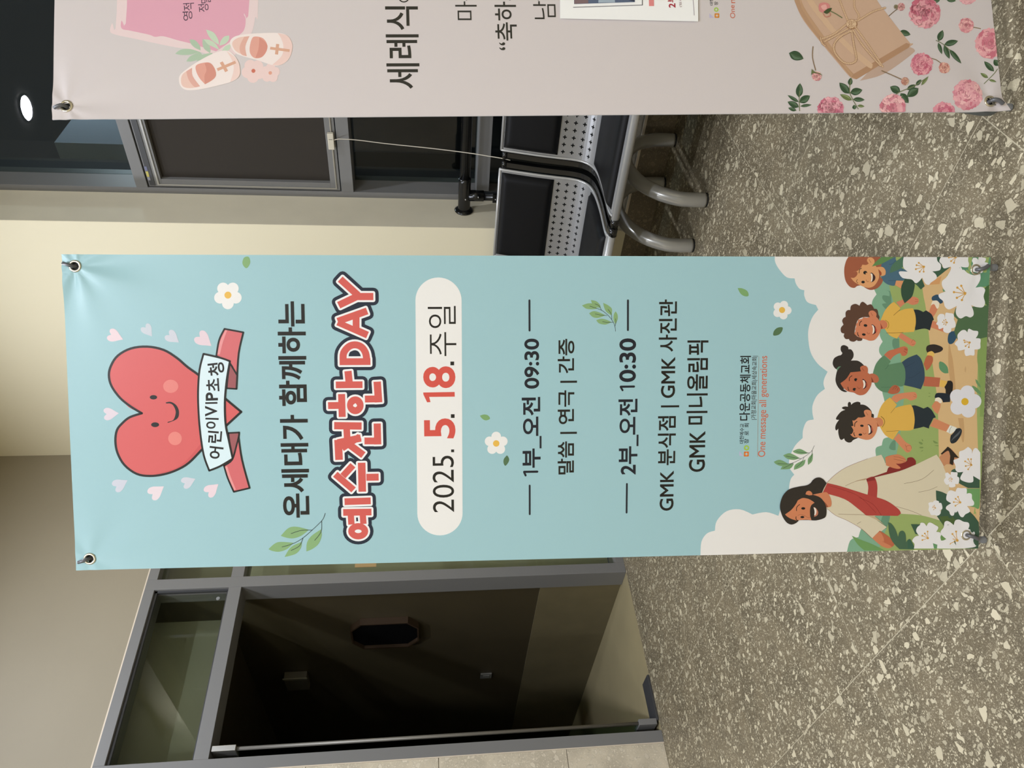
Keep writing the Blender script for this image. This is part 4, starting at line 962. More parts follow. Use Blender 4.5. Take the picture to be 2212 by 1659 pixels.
# --- red haired girl at the edge
B.P((74,106,124),'(870,30)! (1150,30)! (1150,100)(1260,250)(1420,310)! (1340,420)(1280,480)! (1150,475)! (1130,560)(1080,572)(980,540)(900,470)(870,380)!'); B.L((50,76,94),6,'(1010,478)(1080,478)(1150,476)'); B.L((50,76,94),6,'(1262,270)(1260,360)(1235,440)'); B.L((50,76,94),6,'(1025,182)(1090,165)(1140,110)')
B.P((164,92,66),'(1150,480)! (1275,480)! (1250,630)! (1125,560)!'); B.P((218,152,104),'(1150,480)! (1280,482)! (1255,632)! (1130,560)!')
B.P((160,92,66),'(285,30)! (860,30)! (880,170)(870,240)! (780,230)! (840,370)(910,470)! (880,540)(800,620)(680,650)(580,610)(540,570)! (480,568)(430,580)(380,612)(300,590)(230,500)(200,380)(200,240)(235,110)')
B.P((222,160,108),'(530,185)! (600,190)(648,165)! (615,110)(640,60)(700,55)(750,100)(752,170)! (790,230)! (900,228)(955,290)(950,370)(900,393)! (860,385)(820,270)! (835,350)(830,440)(760,560)(680,605)(600,605)(480,560)(380,500)(315,425)! (380,425)(430,380)(440,330)(410,312)(350,322)! (440,300)(510,230)!')
B.P((160,80,52),'(820,265)! (880,330)(875,385)! (850,385)!'); B.L((150,84,56),7,'(655,88)(670,120)(690,148)'); B.E((30,32,32),582,332,36,32); B.E((222,160,108),600,345,12); B.E((30,32,32),542,505,32,24); B.L((40,32,28),12,'(515,252)(480,275)(468,340)'); B.L((60,44,34),9,'(440,458)(420,490)(445,525)'); B.L((160,92,60),8,'(600,465)(620,498)(645,490)')
B.P((66,40,38),'(675,340)! (710,335)(765,400)(760,460)(720,500)(680,505)! (710,430)'); B.P((244,232,216),'(680,345)! (712,360)(718,430)(705,490)(685,498)! (695,420)')
B.P((98,136,80),'(705,218)! (770,140)(880,50)(1000,30)! (1150,30)! (1000,110)(860,180)'); B.P((80,116,92),'(1030,340)! (1060,220)(1140,130)(1240,60)(1260,30)! (1340,30)! (1330,150)(1240,250)(1120,310)')
B.P((52,78,60),'(1305,895)! (1250,760)(1240,620)(1270,520)(1340,420)(1450,470)(1490,530)(1480,640)(1440,770)(1370,840)')
# --- robed man
B.zone=K4

B.zone=ZR
B.P((112,154,92),'(1138,727)! (1200,755)(1290,790)(1380,835)! (1230,835)! (1180,790)')
CR=(216,204,176)
B.P((200,140,100),'(1770,160)! (1830,90)! (1860,100)(1905,165)(1880,215)! (1800,225)!'); B.P((46,38,32),'(1780,135)! (1820,95)! (1830,83)! (1850,95)(1915,165)! (1880,160)! (1870,218)! (1845,205)! (1850,150)! (1835,112)(1790,140)!')
B.P((196,120,86),'(1380,160)! (1400,150)(1450,140)(1490,145)(1520,165)(1530,190)(1485,240)(1450,240)(1420,225)(1385,215)!')
B.P(CR,'(1080,330)! (1380,200)! (1560,215)! (1640,230)! (1300,345)! (1150,360)!'); B.P((132,44,42),'(1240,318)! (1390,265)! (1400,235)! (1470,200)(1530,190)(1540,165)(1575,160)(1600,185)(1600,212)! (1480,260)(1300,305)!')
B.P((206,130,90),'(1378,165)! (1410,150)(1465,138)(1500,150)(1525,170)(1528,192)! (1490,205)(1455,205)! (1490,235)(1470,243)(1430,235)(1385,218)!'); B.L((150,80,50),2.4,'(1440,155)(1480,160)(1525,175)'); B.L((150,80,50),2.4,'(1440,172)(1480,180)(1520,190)')
B.P(CR,'(955,345)! (1010,290)(1100,230)(1250,170)(1350,140)! (1375,190)(1388,262)! (1240,310)! (1300,305)(1480,262)(1600,212)! (1750,140)! (1790,200)(1840,320)(1835,500)! (1770,615)! (1640,580)(1490,568)! (1300,585)(1390,665)! (1285,745)! (1200,670)(1100,615)(1020,580)(955,530)! (900,430)!')
for s in ['(955,345)(1010,290)(1100,230)(1250,170)','(955,528)(1020,580)(1100,615)(1200,672)(1282,745)']: B.L((150,96,70),2.2,s)
B.P((196,172,138),'(1240,310)! (1160,330)! (1235,325)!'); B.P((196,174,140),'(1240,578)! (1300,585)(1390,665)! (1340,625)'); B.L((150,120,90),2.6,'(1090,365)(1160,335)(1240,315)'); B.L((150,120,90),2.6,'(1040,570)(1140,573)(1240,576)')
for s in ['(1515,350)(1640,320)(1730,252)','(1620,412)(1700,395)(1755,372)','(1458,515)(1560,545)(1640,578)','(1175,642)(1190,632)(1202,625)']: B.L((120,96,72),2.4,s)
B.P((172,66,60),'(1240,315)! (1295,300)(1320,360)(1318,450)! (1250,432)! (1255,370)'); B.P((140,48,46),'(1240,316)! (1295,300)! (1305,325)! (1245,335)!')
B.P((178,70,62),'(958,345)! (1060,370)(1250,430)(1380,470)(1470,530)(1492,565)! (1470,583)! (1240,580)! (1180,530)(1080,460)(925,415)!')
B.L((140,44,40),2.4,'(965,362)(1090,400)(1200,450)(1310,560)'); B.L((140,44,40),2.4,'(1190,450)(1290,500)(1350,580)')
B.P((186,104,72),'(1285,745)! (1340,690)! (1400,730)(1440,770)(1440,800)(1400,815)(1350,795)'); B.P((206,130,92),'(1285,745)! (1335,700)(1365,735)(1370,770)! (1360,770)(1425,805)(1400,818)(1350,800)')
B.zone=K4
B.P((206,130,92),'(790,440)! (860,435)(910,500)(935,590)(920,650)(850,660)! (780,520)(600,480)!'); B.P((150,84,58),'(790,545)! (850,600)(885,655)! (850,662)!')
B.P((50,44,38),'(860,300)! (815,245)! (760,215)(700,220)(650,255)(620,295)(560,330)(440,350)(300,390)(210,480)(168,600)(170,700)(210,810)(270,890)(340,917)(410,890)(450,850)! (600,850)! (700,855)(800,830)(850,790)(858,680)(830,590)(760,510)(650,470)! (790,440)! (820,370)!')
B.P((206,128,88),'(545,465)! (560,425)(600,412)(640,440)(648,475)! (600,480)!')
B.P((208,130,90),'(240,765)! (330,700)(395,620)(430,555)! (500,520)(580,530)(640,560)(680,590)! (630,630)(612,700)(615,790)! (635,850)! (560,843)(450,850)(410,855)! (330,830)(270,795)')
B.P((210,134,96),'(430,790)! (460,772)(520,780)(580,812)(620,815)! (630,850)! (560,842)(450,848)(410,852)! ')
B.L((140,78,50),4,'(430,785)(465,768)(520,778)(580,812)(612,806)'); B.E((26,26,24),511,675,30,18); B.E((26,26,24),498,804,29,16); B.L((34,30,26),11,'(458,616)(415,655)(412,710)'); B.L((34,30,26),11,'(405,798)(403,830)(425,856)')
B.P((190,120,92),'(665,655)! (700,670)(735,730)(720,780)(672,802)! (690,730)'); B.P((240,228,214),'(665,658)! (695,675)(708,720)(695,770)(675,780)! (680,720)')
# foreground leaves and white blossoms
B.zone=K4
B.P((72,102,78),'(1780,885)! (1830,905)(1890,990)(1930,1105)! (1950,1030)(2000,1010)(2040,1060)(2050,1180)! (2090,1140)(2150,1200)(2170,1290)! (1950,1285)! (1850,1180)(1800,1060)'); B.P((60,88,70),'(2120,912)! (2212,912)! (2260,1060)! (2190,1060)!')
DL=(62,90,70)
B.zone=K3
B.P(DL,'(505,490)! (620,520)(740,580)! (900,560)! (1000,800)! (1110,870)! (1190,950)(1275,1060)! (1290,1530)! (900,1530)! (640,1120)! (520,950)! (600,850)(520,700)'); B.P((78,100,54),'(560,960)! (760,950)(900,1010)(800,1100)! (640,1120)!')
B.P(DL,'(770,190)! (790,130)(850,100)! (1290,100)! (1290,450)! (1080,448)! (930,370)! '); B.P((112,158,98),'(1050,455)! (1290,455)! (1280,800)(1190,790)(1100,770)! (1040,600)'); B.P((62,98,78),'(0,1380)! (50,1370)(130,1530)! (0,1530)!')
B.P((214,176,130),'(640,70)! (690,25)(760,28)(840,80)(780,130)(760,200)(690,190)!'); B.P(DL,'(60,1098)! (240,1098)! (250,1290)! (150,1275)!'); B.P((120,164,110),'(450,1430)! (530,1460)! (530,1530)! (470,1530)!')
B.zone=K1
B.P((60,92,70),'(400,90)! (480,90)! (470,200)(500,250)(590,235)! (400,385)! (330,290)!'); B.P((60,92,70),'(0,290)! (100,460)! (190,380)! (250,480)(240,510)! (180,545)! (100,460)!'); B.P((60,92,70),'(90,460)! (190,380)! (235,500)! (180,545)! (130,490)')
B.P((96,146,112),'(730,235)! (860,60)! (1150,60)! (1120,480)(1090,500)(930,520)! (600,320)!'); B.P((104,148,118),'(655,320)! (718,325)! (718,400)!')
B.P((74,104,62),'(1130,480)! (1090,500)(1000,600)(1040,700)! (1120,800)! (1120,500)!'); B.P((80,108,74),'(630,905)! (660,800)! (900,780)! (1130,760)! (1130,1190)! (1010,1220)! (930,1220)! (800,1180)(680,1230)! (640,1120)! (690,960)!'); B.P((112,158,118),'(480,530)! (530,570)! (490,575)!')
B.P((214,158,104),'(300,480)! (330,430)! (470,360)! (440,470)!') 
BW_=(234,231,230); ST=(212,160,70)
def blossom(zone, s, cx, cy, tips, w):
    B.zone=zone; B.P(BW_,s)
    B.begin()
    for tx,ty in tips:
        B.L(ST,w*.8,'%g,%g %g,%g' % (cx,cy,tx,ty),smooth=False); B.E(ST,tx,ty,w*1.15,n=10)
    B.E(ST,cx,cy,w*1.5,n=12); B.end(ST,merge=False)
blossom(K1,'(-30,60)! (400,60)! (408,150)(455,200)(450,270)(400,290)(340,295)! (390,340)(400,390)(350,430)(320,450)(290,482)(240,460)(200,380)! (160,430)(110,458)(60,410)(0,400)! (-80,380)(-120,300)(0,300)! (-60,240)(-60,120)',222,232,[(152,178),(122,210),(112,265),(165,300),(220,300)],11)
blossom(K1,'(500,60)! (840,60)! (835,150)(845,190)(830,235)(780,240)(730,230)! (760,300)(740,400)! (640,310)(590,230)! (500,255)(470,200)(435,160)(450,110)',660,100,[(565,105),(595,155),(635,178)],11)
blossom(K1,'(720,300)! (770,272)(830,320)(920,350)(1000,330)! (1000,400)(970,470)(935,520)! (1020,510)(1065,550)(1045,640)(1065,730)(1030,790)(940,785)(875,760)! (905,840)(905,900)(860,930)(800,912)(730,945)(680,910)(660,850)(675,770)! (620,800)(560,820)(510,780)(490,710)(435,660)(430,610)(520,575)! (475,500)(475,430)(530,380)(580,300)(600,240)! (680,280)',790,600,[(735,495),(682,520),(635,582),(675,660),(745,690)],14)
blossom(K1,'(455,880)! (500,890)(510,950)! (520,870)(570,870)(630,885)(635,960)! (655,1000)(655,1060)(600,1080)! (590,1130)(540,1145)(490,1120)(490,1070)! (430,1090)(415,1040)(390,1020)(410,985)! (405,930)(430,890)',540,1000,[(520,960),(495,970),(480,995),(495,1022),(522,1032)],7)
blossom(K1,'(820,1135)! (840,1085)(900,1110)(965,1120)(965,1170)(935,1215)! (1000,1225)(1000,1290)(995,1360)(920,1372)! (915,1450)(860,1450)(800,1460)(780,1410)(785,1370)! (700,1385)(680,1330)(645,1290)(690,1240)! (685,1170)(740,1110)(790,1105)',852,1275,[(775,1245),(785,1272),(795,1325),(840,1340)],10)
B.P(BW_,'(900,110)! (940,110)(970,140)! (980,100)(1040,105)(1080,120)(1060,170)! (1105,185)(1095,260)(1050,265)! (1030,310)(1000,320)! (900,300)! (870,250)(900,190)(885,150)'); B.L(ST,8,'(955,175)(975,200)')
B.zone=K2; daisy(788,558,128,100,50,-1.3,(226,224,228),(222,178,52))
blossom(K2,'(830,1180)! (880,1220)(885,1275)! (910,1210)(950,1200)(1000,1260)! (1000,1640)! (900,1580)! (900,1660)(830,1672)(740,1640)(725,1600)(765,1525)! (690,1530)(655,1490)(660,1450)(630,1370)(680,1345)(710,1330)! (710,1250)(770,1225)',875,1430,[(790,1380),(832,1350),(872,1350),(798,1445),(832,1490)],10)
blossom(K3,'(715,170)! (770,215)! (775,160)(830,165)(890,170)(885,240)! (920,265)(920,330)(900,375)(850,375)! (850,420)(780,438)(740,420)(742,375)! (700,390)(660,350)(650,300)(680,260)! (670,190)(710,170)',795,285,[(770,255),(745,270),(735,292),(750,320),(780,330)],6)
blossom(K3,'(860,500)! (890,445)(960,450)(1050,455)(1055,550)! (1100,538)(1145,560)(1150,640)(1185,700)(1170,760)(1060,770)! (1110,840)(1100,880)(1030,920)(990,970)(940,950)(895,855)! (860,910)(800,945)(760,920)(740,865)(685,820)(700,770)(780,720)! (700,670)(690,610)(720,520)(770,487)(850,510)',940,705,[(900,605),(858,640),(825,700),(855,765)],13)
blossom(K3,'(450,700)! (480,670)(550,680)(560,715)! (600,720)(620,790)(610,830)(570,840)! (590,890)(560,930)(520,945)! (480,930)(420,930)(390,880)! (370,840)(380,780)(370,720)(410,700)',495,805,[(475,758),(455,775),(445,795),(462,835)],7)
blossom(K3,'(335,1130)! (370,1070)(420,1070)(490,1110)(540,1140)(540,1180)(510,1230)! (570,1240)(600,1270)(690,1360)! (600,1400)! (500,1530)! (110,1530)! (120,1450)(80,1390)(130,1320)(200,1300)! (150,1220)(170,1150)(215,1110)(230,1070)(290,1075)',360,1345,[(355,1225),(305,1260),(260,1300),(262,1378)],13)
blossom(K3,'(820,1110)! (850,1030)(920,1012)(1000,1050)(1080,1065)(1100,1120)(1080,1180)! (1150,1200)(1200,1250)(1180,1310)! (1180,1370)(1225,1430)(1220,1490)(1150,1510)! (1000,1530)! (520,1530)! (560,1400)(690,1360)! (600,1270)(590,1220)(640,1150)(655,1060)(700,1035)(760,1060)',885,1385,[(862,1225),(800,1270),(745,1335),(755,1440)],15)
B.P((110,148,84),'(600,1285)! (640,1320)(690,1360)! (640,1385)(598,1388)! (585,1330)'); B.P((104,152,104),'(450,1435)! (530,1462)! (522,1530)! (470,1530)!')
# branch over the clouds
B.zone=ZR
for s in ['(572,192)! (620,178)(690,215)! (630,223)(590,210)','(640,145)! (690,130)(760,165)! (720,178)(670,170)','(708,115)! (760,98)(822,130)! (770,138)(725,128)','(620,247)! (650,210)(718,205)! (690,242)','(717,250)! (730,210)(802,175)! (790,215)(750,240)','(820,215)! (820,170)(855,130)! (850,185)']: B.P((122,160,112),s)
for s in ['(865,75)(840,120)(770,170)(690,205)(600,205)','(770,170)(710,160)(660,150)','(830,128)(780,125)(735,118)','(715,198)(680,218)(640,238)','(790,160)(770,200)(735,232)','(850,110)(845,150)(830,190)']: B.L((50,60,56),2.6,s)

# ---- artwork of the pale pink banner
B=b2; rnd=random.Random(5)
U1=(100,0,.25316);U2=(800,0,.19892);U3=(1180,0,.19892);U4=(1660,0,.24955)
B.zone=U1
B.P((234,212,210),'(640,-1700)! (605,100)(565,200)(548,272)(600,302)(760,335)(900,365)(1100,405)(1250,425)(1420,480)! (1600,480)! (1745,300)(1785,150)(1810,0)(1815,-1700)!')
B.P((226,168,184),'(700,-1640)! (692,60)(645,180)(648,248)(720,266)(880,300)(930,318)(1000,312)(1120,345)(1230,372)(1330,402)(1450,440)! (1650,300)(1695,240)(1702,160)(1688,115)(1735,0)(1740,-1640)!')
for ch,x,y,h,w in (('영',1208,140,82,78),('적',1218,62,94,64),('정',1343,72,88,66),('말',1362,-2,86,66)): B.C((84,66,80),ch,x,y,h,w,.06,0)
SG=(178,198,172); SL=(200,216,190)
for c,s in [(SG,'(1100,460)! (1150,425)(1230,420)(1310,445)! (1230,468)(1150,470)'),(SG,'(1195,525)! (1230,480)(1310,445)! (1330,475)(1290,510)(1240,525)'),(SG,'(1225,340)! (1270,345)(1310,390)(1318,432)! (1270,410)(1235,375)'),(SG,'(1335,335)! (1380,355)(1402,420)(1398,455)! (1350,420)(1335,380)'),
    (SL,'(1365,255)! (1430,280)(1468,340)(1475,385)! (1420,350)(1382,300)'),(SL,'(1562,305)! (1560,340)(1530,375)(1478,392)! (1490,350)(1520,315)'),(SL,'(1345,338)! (1400,345)(1450,380)(1480,430)! (1420,400)(1380,380)'),(SG,'(1280,525)! (1330,470)(1420,452)! (1400,485)(1340,505)'),(SL,'(1500,435)! (1530,395)(1575,380)! (1560,430)')]: B.P(c,s)
for x,y,R,r,cr,a,yc in ((1768,606,52,50,17,.4,(210,120,100)),(1912,624,44,40,15,1.0,(226,164,142))): daisy(x,y,R,r,cr,a,(238,210,204),yc)
B.P((244,230,224),'(1568,370)(1600,320)(1680,298)(1800,288)(1980,285)(2060,310)(2100,380)(2092,460)(2060,520)(2000,558)(1930,558)(1800,515)(1690,485)(1610,450)')
B.P((240,208,198),'(1975,287)! (2060,310)(2100,380)(2092,460)(2055,522)(1995,558)(1930,556)! (2010,480)(2025,400)(2005,330)')
B.P((236,200,186),'(1588,370)(1640,325)(1735,312)! (1700,400)(1712,482)! (1620,440)'); B.P((228,178,162),'(1690,318)! (1735,312)! (1700,400)(1712,482)! (1665,465)(1652,400)')
B.P((228,168,152),'(1738,400)(1758,330)(1790,315)(1850,330)(1885,380)(1880,440)(1840,490)(1780,498)(1742,460)'); B.P((218,150,134),'(1820,322)! (1885,380)(1880,440)(1840,490)(1785,497)! (1812,420)')
B.L((222,172,146),24,'1912,414 2078,436',smooth=False,caps=False); B.L((222,172,146),26,'1976,380 1966,468',smooth=False,caps=False)
B.P((244,230,224),'(1132,690)(1142,640)(1200,590)(1290,530)(1400,470)(1500,436)(1570,445)(1630,510)(1655,600)(1640,660)(1580,700)(1450,735)(1300,765)(1200,768)(1150,740)')
B.P((241,212,202),'(1540,438)! (1630,510)(1655,600)(1640,662)(1570,702)! (1600,600)(1588,520)')
B.P((236,200,186),'(1150,700)(1160,640)(1210,600)(1245,580)! (1245,640)(1270,700)(1312,738)! (1230,752)(1170,740)'); B.P((226,174,160),'(1195,610)! (1245,580)! (1250,650)(1312,736)! (1265,742)(1215,680)')
B.P((228,166,150),'(1280,560)(1340,538)(1400,540)(1440,590)(1447,650)(1410,690)(1355,720)! (1310,670)(1280,610)'); B.P((216,150,134),'(1352,542)! (1400,540)(1440,600)(1442,660)(1355,720)! (1350,650)(1368,600)')
B.L((222,172,146),25,'1460,597 1617,532',smooth=False,caps=False); B.L((222,172,146),27,'1494,532 1540,612',smooth=False,caps=False)
BT=(50,48,42)
B.T(BT,'세례식',(907.4,192),(832,15),.010); B.zone=U2
B.stroke2([B.z(365+52*math.cos(a),-18+46*math.sin(a)) for a in [2*math.pi*k/24 for k in range(24)]],14*.19892*.000862,BT,closed=True)
B.T(BT,'마',(1030.7,44.8),(983,4.5),-.004); B.T(BT,'“축하',(1118.3,109.4),(1067.5,5),.006); B.T(BT,'남',(1200.8,42.8),(1151,4),-.004)
B.E(BT,1045,2,10); B.E(BT,1515,2,10); B.E(BT,1823,2,10)
B.zone=U3
B.T(BK,'대한',(1540,13),(1532,-3),.01); B.T(BK,'장',(1550.5,12.5),(1542,4.5),.01)
B.stroke2([B.z(1843+18*math.cos(a),110+18*math.sin(a)) for a in [2*math.pi*k/18 for k in range(18)]],15*.19892*.000862,(172,206,92),closed=True)
B.stroke2([B.z(*q) for q in ((1832,158),(1868,158),(1868,192),(1832,192))],17*.19892*.000862,(230,150,64),closed=True)
B.P((196,188,214),'1768,150! 1818,199! 1768,199!',smooth=False)
B.T((206,112,86),'One',(1587.8,40.5),(1574.9,12),.006); B.T((206,112,86),'m',(1587.5,8),(1578,-6),.006)
# parcel, twine, roses and leaves
def leaf(x1,y1,x2,y2,w,c=(60,84,58)):
    d=Vector((x2-x1,y2-y1)); L_=d.length; d.normalize(); m=Vector((-d.y,d.x))
    pr=[(0,0),(.25,.42),(.55,.48),(.82,.28),(1,0),(.82,-.28),(.55,-.48),(.25,-.42)]
    s=' '.join('%g,%g%s'%(x1+d.x*a*L_+m.x*b*w,y1+d.y*a*L_+m.y*b*w,'!' if k in(0,4) else '') for k,(a,b) in enumerate(pr)); B.P(c,s)
    hl=tuple(min(255,v+34) for v in c); s2='%g,%g! %g,%g %g,%g! %g,%g'%(x1+d.x*.1*L_,y1+d.y*.1*L_,x1+d.x*.5*L_+m.x*.4*w,y1+d.y*.5*L_+m.y*.4*w,x1+d.x*.95*L_,y1+d.y*.95*L_,x1+d.x*.5*L_+m.x*.1*w,y1+d.y*.5*L_+m.y*.1*w)
    B.P(hl,s2); B.L((104,124,88),2.6,'%g,%g %g,%g'%(x1,y1,x2,y2),smooth=False)
def carnation(cx,cy,r,base=(216,140,152),n=46):
    B.poly2([B.z(cx+rr*math.cos(a),cy+rr*math.sin(a)) for a,rr in [(2*math.pi*k/40,r*(.86+.14*rnd.random())) for k in range(40)]],base)
    l=None
    for ring,(k1,rad) in enumerate(((16,.78),(13,.56),(9,.34),(6,.12))):
        l=None
        for k in range(k1):
            a=2*math.pi*(k+rnd.random()*.6)/k1; t=rnd.choice([(226,152,162),(212,128,144),(236,172,176),(204,112,130),(230,160,168)])
            f=tuple(base[i]+(t[i]-216)*.9+(0,76,64)[i]*.9 for i in range(3)); f=tuple(max(0,min(255,base[i]+(t[i]-(216,140,152)[i])*1.15)) for i in range(3))
            px,py=cx+math.cos(a)*r*rad,cy+math.sin(a)*r*rad; rx=r*(.20+.1*rnd.random()); ry=rx*(.45+.3*rnd.random())
            q=[]
            for j in range(14):
                b=2*math.pi*j/14; e=1+.22*math.sin(b*5+k); u,v=rx*e*math.cos(b),ry*e*math.sin(b); ca,sa=math.cos(a+1.2+rnd.random()*.2),math.sin(a+1.2)
                q.append(B.z(px+u*ca-v*sa,py+u*sa+v*ca))
            k2=B.poly2(q,f,layer=l); l=k2
        sh=tuple(max(0,v-38) for v in base)
        for k in range(k1//2):
            a=2*math.pi*rnd.random(); p=(cx+math.cos(a)*r*rad,cy+math.sin(a)*r*rad); b=a+1.5+rnd.random(); q=r*.16
            B.L(sh,r*.035+1,'%g,%g %g,%g %g,%g'%(p[0],p[1],p[0]+q*math.cos(b),p[1]+q*math.sin(b),p[0]+1.6*q*math.cos(b+.5),p[1]+1.6*q*math.sin(b+.5)),n=3)
B.zone=U4
KR=(206,172,146)
leaf(1130,275,1228,302,54)
B.L((132,112,92),9,'(1030,150)(1085,102)(1115,80)')
B.P((196,168,150),'(1225,410)! (1260,430)(1240,470)(1000,640)(790,700)! (1000,500)')
B.P(KR,'(150,-200)! (225,20)(300,180)(450,370)(600,550)(705,668)(760,688)! (1215,412)(1225,378)! (1110,235)(1000,92)(950,25)(640,-470)!')
B.P((182,142,110),'(1222,384)! (1215,412)! (760,688)! (712,668)! (735,642)! (1190,374)!'); B.P((188,150,118),'(222,-70)! (225,20)(320,200)(560,490)(708,668)! (735,642)! (600,490)(360,180)(275,40)(262,-70)!')
B.P((214,180,148),'(330,-70)! (420,60)(640,330)(900,560)! (860,585)(600,350)(380,90)(290,-70)!'); B.P((194,156,122),'(262,-70)! (300,60)(420,240)(560,430)(720,640)! (700,640)(520,420)(380,230)(280,70)!')
TW=(222,190,154); TD=(166,124,90)
def twine(s,w=15):
    B.L(TD,w+5,s,n=5); B.L(TW,w,s,n=5)
    pts=B.parse(s,False,True,8)
    acc=0; B.begin()
    for p,q in zip(pts,pts[1:]):
        d=Vector((q[0]-p[0],q[1]-p[1])); L_=d.length
        if L_<1e-6: continue
        d.normalize(); m=Vector((-d.y,d.x)); k=w*.24955*.000862*.5
        while acc<L_:
            c=Vector(p)+d*acc; u=d*k*.7
            B.stroke2([tuple(c-m*k-u),tuple(c+m*k+u)],.0006,TD,joints=False); acc+=.0035
        acc-=L_
    B.end(TD,merge=False)
for s in ['(590,-60)(640,80)(690,200)','(745,-60)(740,60)(780,150)(720,230)','(445,345)(560,300)(670,215)','(480,365)(600,300)(700,245)','(740,200)(800,165)(900,105)(1005,72)','(745,235)(830,350)(920,480)(985,580)','(725,260)(800,380)(900,500)(965,570)','(715,270)(735,400)(755,515)(715,552)(640,540)(570,460)(565,385)(620,320)(705,275)']: twine(s)
B.E(TD,715,215,50,44); B.E(TW,712,212,44,38); 
for s in ['(680,190)(720,230)(750,240)','(690,235)(720,200)(755,185)','(700,180)(705,215)(700,250)']: twine(s,12)
twine('(445,330)(460,380)(485,400)',12)
B.L((118,124,84),10,'(530,100)(580,125)(632,158)'); B.P((216,140,134),'(430,70)(440,35)(490,28)(525,50)(520,100)(480,115)(440,105)'); B.P((236,176,166),'(450,60)(490,45)(500,80)(470,90)'); B.P((70,84,50),'(470,110)! (510,80)(545,75)! (530,105)(500,125)'); B.L((198,130,110),8,'(470,125)(490,152)(530,140)(525,115)')
for x1,y1,x2,y2,w in [(175,462,300,512,80),(262,845,272,722,62),(268,888,358,830,62),(262,885,165,825,30),(262,928,165,882,52),(275,920,372,908,26),(240,958,170,935,32),(700,742,712,675,40),(700,812,612,718,64),(706,805,812,780,64),(730,860,832,865,40),(745,948,740,908,36),
    (1140,797,1052,752,66),(1197,777,1275,735,42),(1275,742,1320,690,34),(1142,808,1212,892,62),(1296,765,1198,838,72),(1470,357,1508,262,54),(1520,388,1640,355,52),(1468,370,1500,470,34),(1518,395,1565,510,44),(1562,428,1668,550,42),(1950,620,1868,530,46),(1990,572,1950,518,52),(1420,5,1482,5,44),(1540,0,1622,8,34)]: leaf(x1,y1,x2,y2,w)
for x1,y1,x2,y2,w in [(722,868,618,818,42),(770,915,830,922,26),(1320,740,1380,664,26),(1902,674,1838,630,30),(1908,690,1968,712,22)]: leaf(x1,y1,x2,y2,w,(112,124,74))
GS=(120,126,88)
for s in ['(268,960)(264,860)(268,790)','(775,945)(710,830)(700,760)(712,690)','(1085,830)(1140,795)(1250,750)(1330,700)(1375,670)','(1448,352)(1510,385)(1570,440)','(1870,722)(1950,640)(1978,600)']: B.L(GS,7,s)
for s in ['(382,408)(378,500)(405,610)','(978,615)(1060,650)(1150,690)','(1400,505)(1450,520)(1495,552)','(1775,236)(1835,248)']: B.L((140,116,88),9,s)
B.E(KR,1078,835,14)
carnation(1350,112,142); carnation(1712,220,68,(224,156,160)); carnation(1915,378,138,(224,152,160)); carnation(1325,560,102,(214,134,148)); carnation(1722,818,138,(224,158,166))
carnation(1520,990,112,(214,132,148)); carnation(1075,930,118,(226,158,166)); carnation(535,950,120,(220,146,160)); carnation(1720,-40,86,(224,160,168))
for x,y,r,c in ((1520,590,52,(218,160,146)),(1178,706,36,(208,158,138)),(415,662,44,(228,168,166)),(1145,62,36,(222,168,164)),(1100,62,20,(150,140,110))): carnation(x,y,r,c)
B.P((108,118,76),'(370,600)! (395,625)(440,640)(462,660)! (420,640)(380,640)(364,660)!')
for x,y,r in ((1900,-330,120),(1480,-280,100),(1760,-620,135),(1250,-560,95),(1500,-900,125),(1850,-1150,130),(1560,-1400,110),(1880,-1700,130),(1300,-1150,90)): carnation(x,y,r,(222,152,162))
for x,y,a in ((1650,-420,.4),(1340,-800,1.2),(1700,-1000,2.2),(1400,-1300,.8),(1700,-1550,1.7)):
    for k in (-.6,0,.6): leaf(x,y,x+110*math.cos(a+k),y+110*math.sin(a+k),50)
# ---- white paper notice taped on the pink banner
Pn=Banner(Q2,[]); B=Pn; B.zone=U3
WP=(250,249,246)
B.P((92,104,128),'(283,-700)! (298,64)! (955,42)! (955,-700)!',smooth=False); B.P((128,106,108),'(286,-700)! (300,62)! (450,56)! (470,-700)!',smooth=False); B.P((168,182,196),'(560,-700)! (560,50)! (740,46)! (700,-700)!',smooth=False); B.P((60,66,84),'(820,-700)! (860,10)! (950,42)! (950,-700)!',smooth=False)
B.L((120,116,118),8,'290,99 1036,74',smooth=False); B.L((96,92,96),9,'1030,-700 1036,73',smooth=False)
B.P((230,142,140),'(1082,-700)! (1108,85)! (1162,85)! (1142,-700)!',smooth=False)
B.T((172,40,58),'2',(1457.5,20.5),(1442.5,11),.02); B.T((172,40,58),'부',(1458,9),(1440,-6),.02); B.T((120,60,70),'(입교',(1471.5,18.8),(1464.5,-1),.0)
B.L((176,166,172),7,'(1580,-40)(1590,80)(1597,183)')

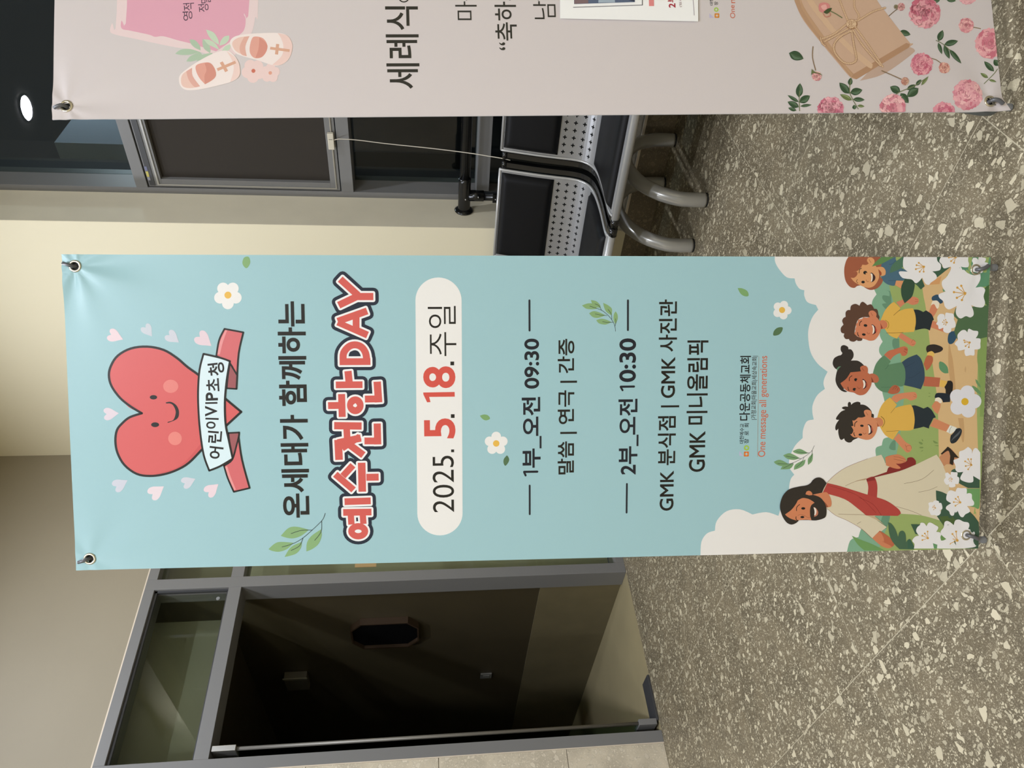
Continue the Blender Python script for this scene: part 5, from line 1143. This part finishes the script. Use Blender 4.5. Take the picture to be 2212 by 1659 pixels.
r1 = thing('banner_stand', 'light blue standing banner with smiling red heart, title lettering and cartoon children', 'banner', b1.O)
b1.build((159, 196, 201), r1, holes=G1p); grommets(b1, r1, G1p)
r2 = thing('banner_stand', 'pale pink standing banner with baby shoes, brown gift parcel and pink carnations', 'banner', b2.O)
b2.build((214, 205, 203), r2, holes=G2p); grommets(b2, r2, G2p)
def flo(x, y):
    d = w2(FWD*FPX+RGT*(1659-y-829.5)-UPV*(x-1106)); return CAMW+d*(-CAMH/d.z)
f1 = [None, None, flo(2152, 578), flo(2128, 1166)]
stand(b1, r1, G1p, f1, (b1.O+b1.X*.3-b1.N*.55).xy.to_3d())
ft2 = flo(2184, 232)
f2 = [None, None, ft2+b2.X*(BW-2*gb[1][0]+.03), ft2]
stand(b2, r2, G2p, f2, flo(1795, 246)+Vector((.01, -.01, 0)))
# paper notice
nt_ = thing('paper_notice', 'white paper notice taped to the pink banner, with red lettering and a dark photo', 'notice', b2.O)
bm = bmesh.new(); lay = bm.loops.layers.float_color.new('ink')
Pn.zone = U3; c4 = [Pn.z(*q) for q in ((141, -830), (147, 217), (1642, 248), (1628, -830))]
def W3(p, h): return Pn.X*p[0]+Pn.Z*p[1]+Pn.N*(b2.D(p[0], p[1])+h)
HP = .0034
nn = 10; grid = [[bm.verts.new(W3(((c4[0][0]*(1-u)+c4[3][0]*u)*(1-v)+(c4[1][0]*(1-u)+c4[2][0]*u)*v, (c4[0][1]*(1-u)+c4[3][1]*u)*(1-v)+(c4[1][1]*(1-u)+c4[2][1]*u)*v), HP)) for u in [i/nn for i in range(nn+1)]] for v in [j/nn for j in range(nn+1)]]
for j in range(nn):
    for i in range(nn):
        f = bm.faces.new((grid[j][i], grid[j+1][i], grid[j+1][i+1], grid[j][i+1]))
        for lp in f.loops: lp[lay] = lin(WP)+(1,)
g2 = [[bm.verts.new(v.co-Pn.N*.0005) for v in row] for row in grid]
for j in range(nn):
    for i in range(nn):
        f = bm.faces.new((g2[j][i], g2[j][i+1], g2[j+1][i+1], g2[j+1][i]))
        for lp in f.loops: lp[lay] = lin(WP)+(1,)
bm.faces.ensure_lookup_table(); bm.normal_update()
if bm.faces[0].normal.dot(Pn.N) < 0: bmesh.ops.reverse_faces(bm, faces=bm.faces[:])
for tris, rgb, layer, bb in Pn.items:
    for t in tris:
        ar = (t[1][0]-t[0][0])*(t[2][1]-t[0][1])-(t[2][0]-t[0][0])*(t[1][1]-t[0][1])
        if abs(ar) < 1e-12 : continue
        f = bm.faces.new([bm.verts.new(W3(p, HP+.0004+layer*.0001)) for p in (t if ar > 0 else t[::-1])])
        for lp in f.loops: lp[lay] = lin(rgb)+(1,)
mk(bm, 'paper_sheet', M_PRINT, nt_)
